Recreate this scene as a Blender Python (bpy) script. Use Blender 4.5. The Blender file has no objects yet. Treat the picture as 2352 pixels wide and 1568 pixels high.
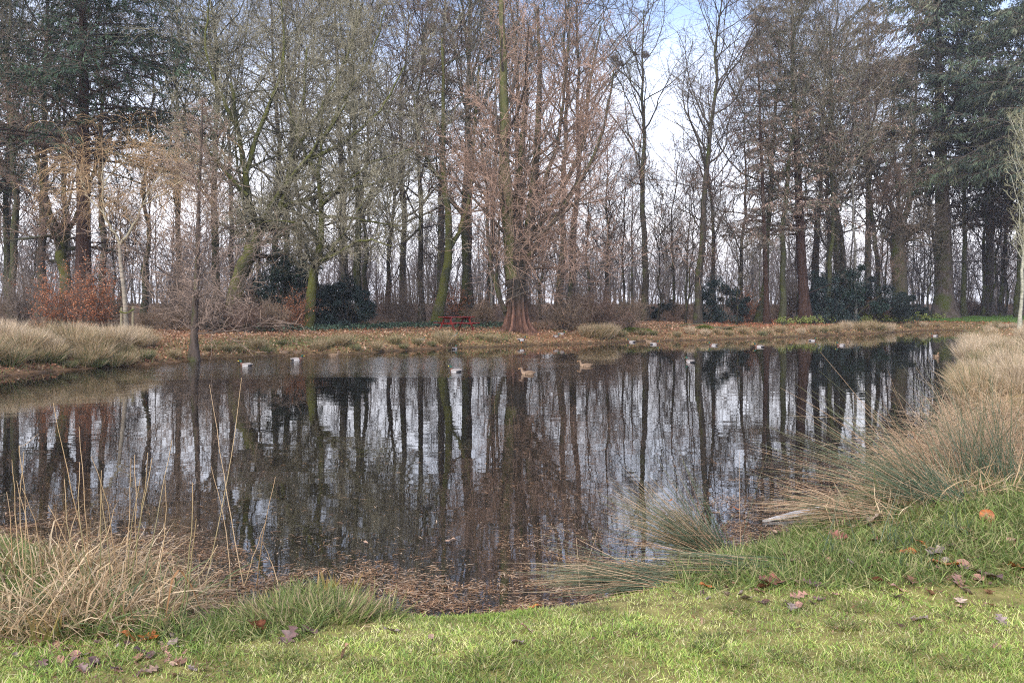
import bpy, math, random
import numpy as np
from math import radians as R, pi
from mathutils import Vector
random.seed(7)
rs = np.random.RandomState(7)

# ------------------------------------------------------------------ camera, sky, sun, exposure
sc = bpy.context.scene
col = sc.collection
F, CX, HY, ZC = 1960.0, 1176.0, 700.0, 2.02       # focal length and horizon in units of a 2352 px wide frame; eye above the water
cam = bpy.data.cameras.new('camera'); camo = bpy.data.objects.new('camera', cam); col.objects.link(camo)
cam.sensor_width = 36; cam.lens = 36 * F / 2352; cam.shift_y = -84 / 2352
cam.clip_start = 0.05; cam.clip_end = 3000
camo.location = (0, 0, ZC); camo.rotation_euler = (R(90), 0, 0)
sc.camera = camo

SUN_EL, SUN_AZ = 42.0, 205.0                      # azimuth clockwise from +Y
w = bpy.data.worlds.new('World'); sc.world = w; w.use_nodes = True
nt = w.node_tree; nt.nodes.clear()
def N(t, **k):
    n = nt.nodes.new(t)
    for a, b in k.items(): setattr(n, a, b)
    return n
wo = N('ShaderNodeOutputWorld'); bg = N('ShaderNodeBackground'); bg.inputs[1].default_value = 0.13
sky = N('ShaderNodeTexSky'); sky.sky_type = 'NISHITA'; sky.sun_disc = False
sky.sun_elevation = R(SUN_EL); sky.sun_rotation = R(SUN_AZ); sky.air_density = 1.0; sky.dust_density = 2.0; sky.ozone_density = 3.0
tc = N('ShaderNodeTexCoord'); sep = N('ShaderNodeSeparateXYZ')
nt.links.new(tc.outputs['Generated'], sep.inputs[0])
mp = N('ShaderNodeMapping'); mp.inputs['Scale'].default_value = (1.6, 1.6, 4.0)
nt.links.new(tc.outputs['Generated'], mp.inputs[0])
ns = N('ShaderNodeTexNoise'); ns.inputs['Scale'].default_value = 1.7; ns.inputs['Detail'].default_value = 6; ns.inputs['Roughness'].default_value = .55
nt.links.new(mp.outputs[0], ns.inputs[0])
# cloud cover: closed towards the horizon, thinner higher up
m1 = N('ShaderNodeMapRange'); m1.inputs[1].default_value = 0.05; m1.inputs[2].default_value = 0.33; m1.inputs[3].default_value = 1.0; m1.inputs[4].default_value = 0.03
nt.links.new(sep.outputs[2], m1.inputs[0])
m2 = N('ShaderNodeMapRange'); m2.inputs[1].default_value = 0.38; m2.inputs[2].default_value = 0.66; m2.inputs[3].default_value = 0.0; m2.inputs[4].default_value = 0.25
nt.links.new(ns.outputs[0], m2.inputs[0])
ad = N('ShaderNodeMath', operation='ADD', use_clamp=True); nt.links.new(m1.outputs[0], ad.inputs[0]); nt.links.new(m2.outputs[0], ad.inputs[1])
mx = N('ShaderNodeMixRGB'); nt.links.new(ad.outputs[0], mx.inputs[0]); nt.links.new(sky.outputs[0], mx.inputs[1])
mul = N('ShaderNodeMixRGB', blend_type='MULTIPLY'); mul.inputs[0].default_value = 1; mul.inputs[2].default_value = (.86, .88, 1, 1); nt.links.new(sky.outputs[0], mul.inputs[1]); nt.links.new(mul.outputs[0], mx.inputs[1])
mx.inputs[2].default_value = (7.6, 7.6, 8.1, 1)
nt.links.new(mx.outputs[0], bg.inputs[0]); nt.links.new(bg.outputs[0], wo.inputs[0])

sl = bpy.data.lights.new('sun', 'SUN'); sl.energy = 1.5; sl.angle = R(50); sl.color = (1, .95, .87)
so = bpy.data.objects.new('sun', sl); col.objects.link(so)
az, el = R(SUN_AZ), R(SUN_EL)
sd = Vector((math.sin(az)*math.cos(el), math.cos(az)*math.cos(el), math.sin(el)))
so.rotation_euler = sd.to_track_quat('Z', 'Y').to_euler(); so.location = sd*50
sc.view_settings.view_transform = 'Standard'; sc.view_settings.look = 'None'; sc.view_settings.gamma = 1
sc.view_settings.exposure = 1.34
HAZE = 0.0006
sc.cycles.max_bounces = 6; sc.cycles.diffuse_bounces = 3; sc.cycles.glossy_bounces = 3; sc.cycles.transmission_bounces = 3
sc.cycles.transparent_max_bounces = 4; sc.cycles.volume_bounces = 0
sc.cycles.sample_clamp_indirect = 4
sc.cycles.use_adaptive_sampling = True; sc.cycles.adaptive_threshold = 0.006
sc.cycles.use_denoising = False
sc.cycles.pixel_filter_type = 'BLACKMAN_HARRIS'; sc.cycles.filter_width = 1.1

# ------------------------------------------------------------------ helpers
def px(x, y, z=0.0):
    d = (ZC - z)*F/(y - HY)
    return np.array([(x - CX)*d/F, d, z])
def pd(x, y, D):                                   # frame point at a known distance
    return np.array([(x - CX)*D/F, D, ZC + (HY - y)*D/F])

def nrm(a):
    return a/np.maximum(np.linalg.norm(a, axis=-1, keepdims=True), 1e-9)

class MB:
    def __init__(s): s.V = []; s.Q = []; s.T = []; s.C = []; s.n = 0
    def add(s, V, Q=None, T=None, C=(.5, .5, .5)):
        V = np.asarray(V, float).reshape(-1, 3); C = np.asarray(C, float)
        if C.ndim == 1: C = np.tile(C, (len(V), 1))
        if Q is not None and len(Q): s.Q.append(np.asarray(Q).reshape(-1, 4) + s.n)
        if T is not None and len(T): s.T.append(np.asarray(T).reshape(-1, 3) + s.n)
        s.V.append(V); s.C.append(C.reshape(-1, 3)); s.n += len(V); return s
    def mesh(s, name, mat, smooth=True):
        V = np.concatenate(s.V).astype(np.float32); C = np.concatenate(s.C).astype(np.float32)
        Q = np.concatenate(s.Q) if s.Q else np.zeros((0, 4), int); T = np.concatenate(s.T) if s.T else np.zeros((0, 3), int)
        m = bpy.data.meshes.new(name); m.vertices.add(len(V)); m.vertices.foreach_set('co', V.ravel())
        L = np.concatenate([Q.ravel(), T.ravel()]).astype(np.int32)
        m.loops.add(len(L)); m.loops.foreach_set('vertex_index', L)
        st = np.concatenate([np.arange(len(Q))*4, len(Q)*4 + np.arange(len(T))*3]).astype(np.int32)
        m.polygons.add(len(st)); m.polygons.foreach_set('loop_start', st)
        m.polygons.foreach_set('use_smooth', np.full(len(st), smooth))
        m.update(calc_edges=True)
        a = m.color_attributes.new('Col', 'FLOAT_COLOR', 'POINT')
        a.data.foreach_set('color', np.concatenate([C, np.ones((len(C), 1), np.float32)], 1).ravel())
        m.materials.append(mat); return m

def obj(name, data, parent=None, loc=None, **props):
    if isinstance(data, tuple): mb, mat = data[0], data[1]; data = mb.mesh(name, mat, *(data[2:]))
    o = bpy.data.objects.new(name, data); col.objects.link(o)
    if parent is not None: o.parent = parent
    if loc is not None: o.location = loc
    for k, v in props.items(): o[k] = v
    return o
def thing(name, label, cat, loc=(0, 0, 0), rz=0.0, group=None, scale=1.0):
    o = bpy.data.objects.new(name, None); col.objects.link(o); o.location = loc; o.rotation_euler = (0, 0, rz)
    o.scale = (scale,)*3 if not isinstance(scale, tuple) else scale
    o['label'] = label; o['category'] = cat; o.empty_display_size = .2
    if group: o['group'] = group
    return o
def dup(src, name, label, loc, rz=0, scale=1.0, group=None):
    r = src.copy(); col.objects.link(r); r.location = loc; r.rotation_euler = (0, 0, rz)
    r.scale = (scale,)*3 if not isinstance(scale, tuple) else scale
    r['label'] = label
    if group: r['group'] = group
    for ch in src.children:
        c = ch.copy(); col.objects.link(c); c.parent = r
        for g in ch.children:
            d = g.copy(); col.objects.link(d); d.parent = c
    return r

def tubes(mb, P, Rr, K, C, jag=0.0):
    P = np.asarray(P, float); n, m, _ = P.shape
    T = nrm(np.gradient(P, axis=1))
    md = nrm(P[:, -1] - P[:, 0]); ref = np.where(np.abs(md[:, 2:3]) > .7, np.array([[1., .13, 0]]), np.array([[0.1, 0, 1.]]))
    u = nrm(np.cross(T, ref[:, None, :])); v = np.cross(T, u)
    a = np.arange(K)*2*pi/K
    rr = np.asarray(Rr)[:, :, None]
    if jag: rr = rr*(1 + jag*rs.randn(n, m, K))
    V = P[:, :, None, :] + rr[..., None]*(np.cos(a)[None, None, :, None]*u[:, :, None, :] + np.sin(a)[None, None, :, None]*v[:, :, None, :])
    i = np.arange(n)[:, None, None]; j = np.arange(m-1)[None, :, None]; k = np.arange(K)[None, None, :]; k2 = (k+1) % K
    b = i*m*K
    Q = np.stack([b + j*K + k, b + j*K + k2, b + (j+1)*K + k2, b + (j+1)*K + k], -1).reshape(-1, 4)
    C = np.asarray(C, float)
    if C.ndim == 2: C = np.repeat(C, m*K, 0)
    elif C.ndim == 3: C = np.repeat(C.reshape(-1, 3), K, 0)
    mb.add(V, Q, None, C)

def grow(P0, D0, L, r0, r1, S, curl, trop):
    n = len(P0); P = np.zeros((n, S+1, 3)); P[:, 0] = P0; d = nrm(D0); L = np.asarray(L).reshape(n, 1)
    for s in range(S):
        d = nrm(d + curl*rs.randn(n, 3) + np.array([0, 0, 1.])*np.asarray(trop).reshape(-1, 1))
        P[:, s+1] = P[:, s] + d*L/S
    t = np.linspace(0, 1, S+1)[None]
    Rr = np.asarray(r0).reshape(n, 1)*(1-t) + np.asarray(r1).reshape(-1, 1)*t
    return P, Rr

def kids(P, Rr, k, t0, t1, ang, angsd, L, lsd, rk, S, curl, trop, rmin, rend=None, env=None, az=None):
    """k children on each polyline; L is an absolute length or a fraction of the parent's (negative)"""
    n, m, _ = P.shape
    t = (np.arange(k)[None] + rs.rand(n, k))/k*(t1-t0) + t0
    x = t*(m-1); i = np.minimum(x.astype(int), m-2); f = (x-i)[..., None]
    ii = np.arange(n)[:, None]
    p = P[ii, i]*(1-f) + P[ii, i+1]*f; T = nrm(P[ii, i+1] - P[ii, i]); r = Rr[ii, i]*(1-f[..., 0]) + Rr[ii, i+1]*f[..., 0]
    ref = np.where(np.abs(T[..., 2:3]) > .9, np.array([1., 0, 0]), np.array([0, 0, 1.]))
    u = nrm(np.cross(T, ref)); v = np.cross(T, u)
    if az is None: a = (np.arange(k)[None]*2.4 + rs.rand(n, 1)*6.28 + rs.randn(n, k)*.6)
    else: a = np.where(rs.rand(n, k) < .5, 0, pi) + rs.randn(n, k)*az      # flat sprays: left and right of the branch
    th = ang + angsd*rs.randn(n, k)
    d = np.cos(th)[..., None]*T + np.sin(th)[..., None]*(np.cos(a)[..., None]*u + np.sin(a)[..., None]*v)
    pl = np.linalg.norm(np.diff(P, axis=1), axis=-1).sum(1)[:, None]
    ln = (pl*-L if L < 0 else L)*(1 + lsd*rs.randn(n, k)).clip(.3, 2)
    if env is not None: ln = ln*env(t)
    r0 = np.maximum(np.minimum(r*rk, r), rmin)
    re = rmin if rend is None else rend
    return grow(p.reshape(-1, 3), d.reshape(-1, 3), ln.ravel(), r0.ravel(), np.full(r0.size, re), S, curl, trop)

def kink(P, frac, drop=(-.7, .35)):
    """break some stems over at a joint"""
    n, m, _ = P.shape; k = rs.rand(n) < frac; j = rs.randint(2, m-1, n); idx = np.arange(m)[None, :] > j[:, None]
    piv = P[np.arange(n), j][:, None]; v = P-piv; L_ = np.linalg.norm(v, axis=-1, keepdims=True); a = rs.rand(n)*6.28; e = rs.uniform(*drop, n)
    d = np.stack([np.cos(a)*np.sqrt(1-e**2), np.sin(a)*np.sqrt(1-e**2), e], -1)[:, None]; d = nrm(d + nrm(v)*[.6, .6, .1]); Q = piv + d*L_
    return np.where((idx & k[:, None])[..., None], Q, P)
def cards(mb, P, D, U, L, W, C):
    """leaf-like rhombi: base P, direction D, side U"""
    D = nrm(D); U = nrm(U - (U*D).sum(-1, keepdims=True)*D); n = len(P)
    L = np.broadcast_to(np.asarray(L, float).reshape(-1, 1), (n, 1)); W = np.broadcast_to(np.asarray(W, float).reshape(-1, 1), (n, 1))
    Nn = np.cross(D, U)
    V = np.stack([P, P + D*L*.45 + U*W*.5 + Nn*L*.06, P + D*L, P + D*L*.45 - U*W*.5 + Nn*L*.06], 1)
    mb.add(V, np.arange(n*4).reshape(n, 4), None, np.repeat(np.broadcast_to(C, (n, 3)), 4, 0))

def blades(mb, P0, D0, L, W, S, droop, C, curl=.03, tipC=None, kf=0.):
    """grass blades: ribbons that taper and bend over"""
    n = len(P0); P, _ = grow(P0, D0, L, np.ones(n), np.ones(n), S, curl, droop)
    if kf: P = kink(P, kf)
    T = nrm(np.gradient(P, axis=1)); a = rs.rand(n)*6.28
    sdv = np.stack([np.cos(a), np.sin(a), 0*a], -1)[:, None]
    sdv = nrm(sdv - (sdv*T).sum(-1, keepdims=True)*T)
    t = np.linspace(0, 1, S+1); wd = (np.asarray(W).reshape(-1, 1)*(1 - t**2*.95)[None]*.5)[..., None]
    V = np.stack([P - sdv*wd, P + sdv*wd], 2)
    i = np.arange(n)[:, None]*(S+1)*2; j = np.arange(S)[None]*2
    Q = np.stack([i+j, i+j+1, i+j+3, i+j+2], -1)
    C = np.broadcast_to(C, (n, 3)); Cv = np.repeat(C[:, None], S+1, 1)
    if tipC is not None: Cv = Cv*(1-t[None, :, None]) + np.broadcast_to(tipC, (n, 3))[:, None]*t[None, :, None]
    mb.add(V, Q, None, np.repeat(Cv.reshape(-1, 3), 2, 0))

def pick(pal, n, jit=.12, wts=None):
    pal = np.array(pal, float); i = rs.choice(len(pal), n, p=wts)
    return (pal[i]*(1 + jit*rs.randn(n, 1))).clip(.005, 1)

# ------------------------------------------------------------------ materials
def new_mat(name):
    m = bpy.data.materials.new(name); m.use_nodes = True; return m, m.node_tree, m.node_tree.nodes['Principled BSDF']
def attr_mat(name, rough=.7, spec=.3, nscale=6., namp=.35, transl=0., bump=0., stretch=(1, 1, 1), moss=0., mosscol=(.058, .068, .018)):
    m, t, b = new_mat(name); l = t.links
    a = t.nodes.new('ShaderNodeAttribute'); a.attribute_name = 'Col'
    c = t.nodes.new('ShaderNodeTexCoord'); mpn = t.nodes.new('ShaderNodeMapping'); mpn.inputs['Scale'].default_value = stretch
    l.new(c.outputs['Object'], mpn.inputs[0])
    n = t.nodes.new('ShaderNodeTexNoise'); n.inputs['Scale'].default_value = nscale; n.inputs['Detail'].default_value = 4; l.new(mpn.outputs[0], n.inputs[0])
    r = t.nodes.new('ShaderNodeMapRange'); r.inputs[1].default_value = .3; r.inputs[2].default_value = .7; r.inputs[3].default_value = 1-namp; r.inputs[4].default_value = 1+namp; l.new(n.outputs[0], r.inputs[0])
    v = t.nodes.new('ShaderNodeVectorMath'); v.operation = 'SCALE'; l.new(a.outputs['Color'], v.inputs[0]); l.new(r.outputs[0], v.inputs['Scale'])
    out = v.outputs[0]
    if moss:
        n2 = t.nodes.new('ShaderNodeTexNoise'); n2.inputs['Scale'].default_value = 1.3; n2.inputs['Detail'].default_value = 5; l.new(c.outputs['Object'], n2.inputs[0])
        g = t.nodes.new('ShaderNodeNewGeometry'); s = t.nodes.new('ShaderNodeSeparateXYZ'); l.new(g.outputs['Normal'], s.inputs[0])
        ma = t.nodes.new('ShaderNodeMath'); ma.operation = 'MULTIPLY_ADD'; l.new(s.outputs[2], ma.inputs[0]); ma.inputs[1].default_value = .28; l.new(n2.outputs[0], ma.inputs[2])
        mb_ = t.nodes.new('ShaderNodeMath'); mb_.operation = 'MULTIPLY_ADD'; l.new(s.outputs[0], mb_.inputs[0]); mb_.inputs[1].default_value = -.1; l.new(ma.outputs[0], mb_.inputs[2])
        r2 = t.nodes.new('ShaderNodeMapRange'); r2.inputs[1].default_value = .62-.3*moss; r2.inputs[2].default_value = .82-.3*moss; l.new(mb_.outputs[0], r2.inputs[0])
        mi = t.nodes.new('ShaderNodeMixRGB'); l.new(r2.outputs[0], mi.inputs[0]); l.new(out, mi.inputs[1]); mi.inputs[2].default_value = (*mosscol, 1); out = mi.outputs[0]
    l.new(out, b.inputs['Base Color']); b.inputs['Roughness'].default_value = rough; b.inputs['Specular IOR Level'].default_value = spec
    if bump:
        bn = t.nodes.new('ShaderNodeBump'); bn.inputs['Strength'].default_value = bump; bn.inputs['Distance'].default_value = .03; l.new(n.outputs[0], bn.inputs['Height']); l.new(bn.outputs[0], b.inputs['Normal'])
    if transl:
        tr = t.nodes.new('ShaderNodeBsdfTranslucent'); l.new(out, tr.inputs[0]); ms = t.nodes.new('ShaderNodeMixShader'); ms.inputs[0].default_value = transl
        l.new(b.outputs[0], ms.inputs[1]); l.new(tr.outputs[0], ms.inputs[2]); l.new(ms.outputs[0], t.nodes['Material Output'].inputs[0])
    return m
M_bark = attr_mat('bark', .9, .2, 9, .45, bump=.8, stretch=(1, 1, .22), moss=.35)
M_mossy = attr_mat('mossy_bark', .95, .1, 9, .4, bump=.8, stretch=(1, 1, .3), moss=.9, mosscol=(.10, .105, .028))
M_red = attr_mat('red_fibrous_bark', .9, .15, 14, .5, bump=1., stretch=(1, 1, .1))
M_birch = attr_mat('pale_birch_bark', .8, .25, 5, .45, bump=.3, stretch=(.5, .5, 3.), moss=.1)
M_twig = attr_mat('twig_bark', .8, .3, 1.2, .3)
M_needle = attr_mat('conifer_needles', .6, .3, 1.0, .35)
M_gloss = attr_mat('glossy_evergreen_leaf', .55, .35, 2.0, .3)
M_leaf = attr_mat('dry_leaf', .6, .35, 3.0, .25, transl=.25)
M_grass = attr_mat('grass_blade', .55, .35, 2.0, .22, transl=.3)
M_straw = attr_mat('dry_straw', .6, .35, 4.0, .25, transl=.15)
M_rush = attr_mat('green_rush', .4, .5, 3.0, .2)
M_wood = attr_mat('painted_wood', .55, .4, 18, .3, bump=.2, stretch=(1, 1, 1))
M_feather = attr_mat('feathers', .6, .3, 40, .12)

# ------------------------------------------------------------------ pond outline and the lie of the land
near = [(-1500, 1150), (-700, 1175), (-250, 1185), (0, 1240), (200, 1290), (340, 1365), (425, 1440), (470, 1442), (515, 1385), (620, 1352), (820, 1362), (885, 1412), (1000, 1420), (1200, 1404),
        (1330, 1388), (1400, 1345), (1500, 1318), (1650, 1280), (1760, 1250), (1900, 1190), (2010, 1120), (2110, 1060)]
NB = []
for x, y in near:
    p = px(x, y, .31); NB.append((p[0], p[1] + .4))
for x, y in [(2168, 1010), (2172, 950), (2183, 900), (2192, 862), (2200, 820), (2213, 790), (2232, 768)]:
    p = px(x, y); NB.append((p[0], p[1]))
for x, y in [(2200, 757), (2100, 760), (2000, 766), (1900, 770), (1800, 774), (1700, 778), (1620, 781), (1550, 782), (1480, 783), (1430, 786), (1350, 789), (1270, 791), (1200, 793), (1130, 797), (1060, 797),
             (1000, 801), (940, 804), (900, 806), (850, 811), (800, 814), (720, 815), (640, 816), (560, 820), (500, 823), (440, 828), (390, 834), (340, 839), (260, 842), (190, 848), (130, 852), (60, 860), (0, 864),
             (-120, 872), (-350, 880), (-900, 900), (-1700, 905)]:
    p = px(x, y); NB.append((p[0], p[1]))
NB.append((-36, 12))
PP = np.array(NB)
def chaikin(P):
    Q = np.roll(P, -1, 0); return np.stack([P*.75 + Q*.25, P*.25 + Q*.75], 1).reshape(-1, 2)
PP = chaikin(PP)
def sdist(X, Y):
    """distance to the waterline, positive on land"""
    sh = X.shape; X = X.ravel(); Y = Y.ravel(); best = np.full(X.shape, 1e9); ins = np.zeros(X.shape, bool)
    A = PP; B = np.roll(PP, -1, 0)
    for (ax, ay), (bx, by) in zip(A, B):
        ex, ey = bx-ax, by-ay; t = (((X-ax)*ex + (Y-ay)*ey)/(ex*ex+ey*ey+1e-12)).clip(0, 1)
        dd = (X-ax-t*ex)**2 + (Y-ay-t*ey)**2; best = np.minimum(best, dd)
        c = (ay > Y) != (by > Y)
        if c.any(): ins ^= c & (X < (bx-ax)*(Y-ay)/(by-ay+1e-12) + ax)
    d = np.sqrt(best); return np.where(ins, -d, d).reshape(sh)
def vnoise(X, Y, s, seed=0):
    return (np.sin(X*s*1.3+seed+1.7*np.sin(Y*s*.9+seed)) + np.sin(Y*s*1.7-seed*2+1.3*np.sin(X*s*1.1+3)) + np.sin((X+Y)*s*2.3+seed)*.5)/2.5
def H(X, Y, d=None):
    X = np.asarray(X, float); Y = np.asarray(Y, float)
    if d is None: d = sdist(X, Y)
    far = ((Y - 11 - np.maximum(0, -X)*.2)/8).clip(0, 1)
    rightb = ((X - 1.4)/1.6).clip(0, 1)*(1-far)*(((Y-4.5)/1.5).clip(0, 1))
    hm = .42 + .13*far + .12*rightb; L = .3 + .8*far
    z = hm*(1 - np.exp(-np.maximum(d, 0)/L)) + far*np.minimum(np.maximum(d, 0)*.024, 1.6)
    z += (.012*vnoise(X, Y, 5.1, 1) + .02*vnoise(X, Y, 1.3, 4))*(d > 0)*np.minimum(d/.5, 1) + far*.05*vnoise(X, Y, .8, 2)*np.minimum(np.maximum(d, 0)/1.5, 1)
    zz = -np.minimum(.9, .06 + .22*np.maximum(-d, 0))
    return np.where(d > 0, z, zz*np.minimum(1, np.maximum(-d, 0)/.15))
def gz(x, y): return float(H(np.array([x]), np.array([y]))[0])

def axis(a): return np.unique(np.round(np.concatenate(a), 4))
gx = axis([np.arange(-5, 6.5, .07), np.arange(-40, -5, .4), np.arange(6.5, 46, .4), np.arange(-120, -40, 4), np.arange(46, 122, 4), np.linspace(-900, -120, 14), np.linspace(122, 900, 14)])
gy = axis([np.arange(2, 9, .07), np.arange(9, 80, .35), np.arange(80, 160, 4), np.linspace(160, 1500, 16), np.linspace(-300, -20, 8), np.arange(-20, 2, 2.)])
X, Y = np.meshgrid(gx, gy); Dm = sdist(X, Y); Z = H(X, Y, Dm)
nx, ny = len(gx), len(gy)
i = (np.arange(ny-1)[:, None]*nx + np.arange(nx-1)[None]); Q = np.stack([i, i+1, i+nx+1, i+nx], -1).reshape(-1, 4)
far = ((Y - 11)/8).clip(0, 1); grn = np.clip(vnoise(X, Y, .55, 3)*.5+.35, 0, 1)
lawn = np.array([.20, .17, .06]); litter = np.array([.24, .135, .072]); mud = np.array([.05, .035, .022]); fgreen = np.array([.12, .14, .045]); bed = np.array([.075, .045, .022])
xs = X*F/np.maximum(Y, 1)+CX
gpatch = np.exp(-((xs-700)/230)**2)*np.exp(-((Dm-1.6)/1.1)**2)*.9 + np.exp(-((xs-2230)/200)**2)*np.exp(-((Dm-7)/4.)**2)*1.1 + np.exp(-((xs-1110)/70)**2)*np.exp(-((Dm-1.2)/.8)**2)*.6 + grn*.28
C = lawn + (litter-lawn)*far[..., None]
C = C + (fgreen - C)*((gpatch*far).clip(0, 1)[..., None])
forest = np.clip((Dm-9)/6, 0, 1)*far*np.clip(1-gpatch, 0, 1); C = C + (np.array([.13, .085, .055])-C)*forest[..., None]
wet = np.clip(1-Dm/.35, 0, 1)[..., None]; C = C + (mud-C)*wet
C = np.where((Dm < 0)[..., None], bed, C)
M_ground = attr_mat('ground_soil', .95, .1, 7., .5, bump=.6)
g = obj('ground', (MB().add(np.stack([X, Y, Z], -1), Q, None, C.reshape(-1, 3)), M_ground), kind='structure')

# water
mw, t, b = new_mat('pond_water'); l = t.links
b.inputs['Base Color'].default_value = (.012, .010, .007, 1); b.inputs['Roughness'].default_value = .015; b.inputs['IOR'].default_value = 3.6; b.inputs['Specular IOR Level'].default_value = .5
tcn = t.nodes.new('ShaderNodeTexCoord')
def wn(scale, sc3, det=2, rough=.5):
    mpn = t.nodes.new('ShaderNodeMapping'); mpn.inputs['Scale'].default_value = sc3; l.new(tcn.outputs['Object'], mpn.inputs[0])
    n = t.nodes.new('ShaderNodeTexNoise'); n.inputs['Scale'].default_value = scale; n.inputs['Detail'].default_value = det; n.inputs['Roughness'].default_value = rough; l.new(mpn.outputs[0], n.inputs[0]); return n.outputs[0]
def mth(op, a, b_):
    n = t.nodes.new('ShaderNodeMath'); n.operation = op
    for k, v in enumerate((a, b_)):
        if isinstance(v, (int, float)): n.inputs[k].default_value = v
        else: l.new(v, n.inputs[k])
    return n.outputs[0]
wave = mth('ADD', mth('MULTIPLY', wn(1.0, (.9, 2.2, 1), 1), .0020), mth('ADD', mth('MULTIPLY', wn(5.5, (.6, 1.5, 1), 2), .00028), mth('MULTIPLY', wn(1, (.25, .4, 1), 1), .0045)))
vm = t.nodes.new('ShaderNodeVectorMath'); vm.operation = 'MULTIPLY_ADD'; vm.inputs[1].default_value = (1/8., 1/5., 0); vm.inputs[2].default_value = (6.5/8, -29/5., 0); l.new(tcn.outputs['Object'], vm.inputs[0])
vl = t.nodes.new('ShaderNodeVectorMath'); vl.operation = 'LENGTH'; l.new(vm.outputs[0], vl.inputs[0])       # ruffled water where the ducks swim
patch = t.nodes.new('ShaderNodeMapRange'); patch.inputs[1].default_value = 1.25; patch.inputs[2].default_value = .55; patch.inputs[3].default_value = 0.0002; patch.inputs[4].default_value = .014; l.new(mth('ADD', vl.outputs['Value'], mth('MULTIPLY', wn(.5, (.6, 1.6, 1), 2), .8)), patch.inputs[0])
patch.inputs[1].default_value = 1.65; patch.inputs[2].default_value = .9
wave = mth('ADD', wave, mth('MULTIPLY', wn(5, (.8, 1.8, 1), 3, .6), patch.outputs[0]))
bn = t.nodes.new('ShaderNodeBump'); bn.inputs['Strength'].default_value = 1.0; bn.inputs['Distance'].default_value = 1.0; l.new(wave, bn.inputs['Height']); l.new(bn.outputs[0], b.inputs['Normal'])
WX = (-45, 48); WY = (3.6, 78)
gxw = np.array([-300, WX[0], 0, WX[1], 300.]); 
mbw = MB().add([(WX[0], WY[0], 0), (WX[1], WY[0], 0), (WX[1], WY[1], 0), (WX[0], WY[1], 0)], [[0, 1, 2, 3]])
obj('pond_water', (mbw, mw), kind='structure')
# ------------------------------------------------------------------ trees
TW_GREY = (.235, .20, .15); TW_RED = (.25, .165, .12); TW_TAN = (.30, .23, .15); TW_OLIVE = (.20, .185, .11)
BK_GREY = (.048, .040, .030); BK_DARK = (.026, .022, .017); BK_RED = (.048, .028, .021); BK_OLIVE = (.047, .047, .025)

def trunk_line(h, lean=0, wob=.05, S=14, up=.0):
    z = np.linspace(0, 1, S+1); P = np.zeros((1, S+1, 3)); P[0, :, 2] = z*h
    wv = np.cumsum(rs.randn(S+1, 2)*wob, 0)*h/S; wv -= wv[0]
    P[0, :, :2] = wv; P[0, :, 0] += lean*z*h; return P
def taper(h, r, S=14, flare=1.5, tip=.12):
    z = np.linspace(0, 1, S+1); return (r*((1-z)*(1-tip)+tip)*(1 + (flare-1)*np.exp(-z*h/.5)))[None]
def sub_resample(P, Rr, S):
    n, m, _ = P.shape; t = np.linspace(0, m-1, S+1); i = np.minimum(t.astype(int), m-2); f = (t-i)
    return P[:, i]*(1-f[None, :, None]) + P[:, i+1]*f[None, :, None], Rr[:, i]*(1-f) + Rr[:, i+1]*f

def finish(tr, cr, tw, bark, twig, mtr, K=(10, 5)):
    """tr, cr, tw: lists of (P, R) for trunk, limbs and twigs -> trunk and crown meshes"""
    a = MB()
    for P, Rr in tr: tubes(a, P, Rr, K[0], np.array(bark)[None]*np.ones((len(P), 1)), .03)
    b = MB(); bk = np.array(bark); tg = np.array(twig)
    for P, Rr, lv in cr:
        mix = min(1, lv*.36); tubes(b, P, Rr, K[1] if lv == 0 else 3, (bk*(1-mix)+tg*mix)*(1+.12*rs.randn(len(P), 1)).clip(.6, 1.5))
    for P, Rr in tw: tubes(b, P, Rr, 3, tg*(1+.2*rs.randn(len(P), 1)).clip(.4, 1.7))
    return a.mesh('trunk', mtr), b.mesh('crown', M_twig)

def deciduous(h=22, r=.3, bark=BK_GREY, twig=TW_GREY, first=.35, nb=22, blen=.30, up=.06, ang=.85, dens=1., fork=True, lean=0, wob=.085, mat=None, rmin=.0068, env=None, curl=.14, droop=0.):
    P = trunk_line(h, lean, wob); Rr = taper(h, r)
    tr = [(P, Rr)]; main = (P, Rr)
    env = env or (lambda t: .45 + 1.0*np.sin(np.clip((t-first)/(1-first), 0, 1)*pi*.9+.35))
    cr = []
    L1 = kids(P, Rr, nb, first, .98, ang, .18, h*blen, .25, .5, 9, curl*1.3, up, .035, .018, env)
    cr.append((*L1, 0))
    L2 = kids(*L1, int(8*dens), .2, 1, .75, .2, -.44, .25, .6, 6, curl*1.2, up*.8 - droop*.3, .016, .010, lambda t: 1.15-t*.6); cr.append((*L2, .6))
    L3 = kids(*L2, int(6*dens), .15, 1, .7, .25, -.44, .3, .6, 3, .14, up*.5-droop, .010, rmin, lambda t: 1.15-t*.5); cr.append((*L3, 1.5))
    L4 = kids(*L3, int(3.6*dens), .1, 1, .65, .25, -.6, .35, .7, 2, .14, up*.4-droop, rmin, rmin*.7)
    return finish(tr, cr, [L4], bark, twig, mat or M_bark)

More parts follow.
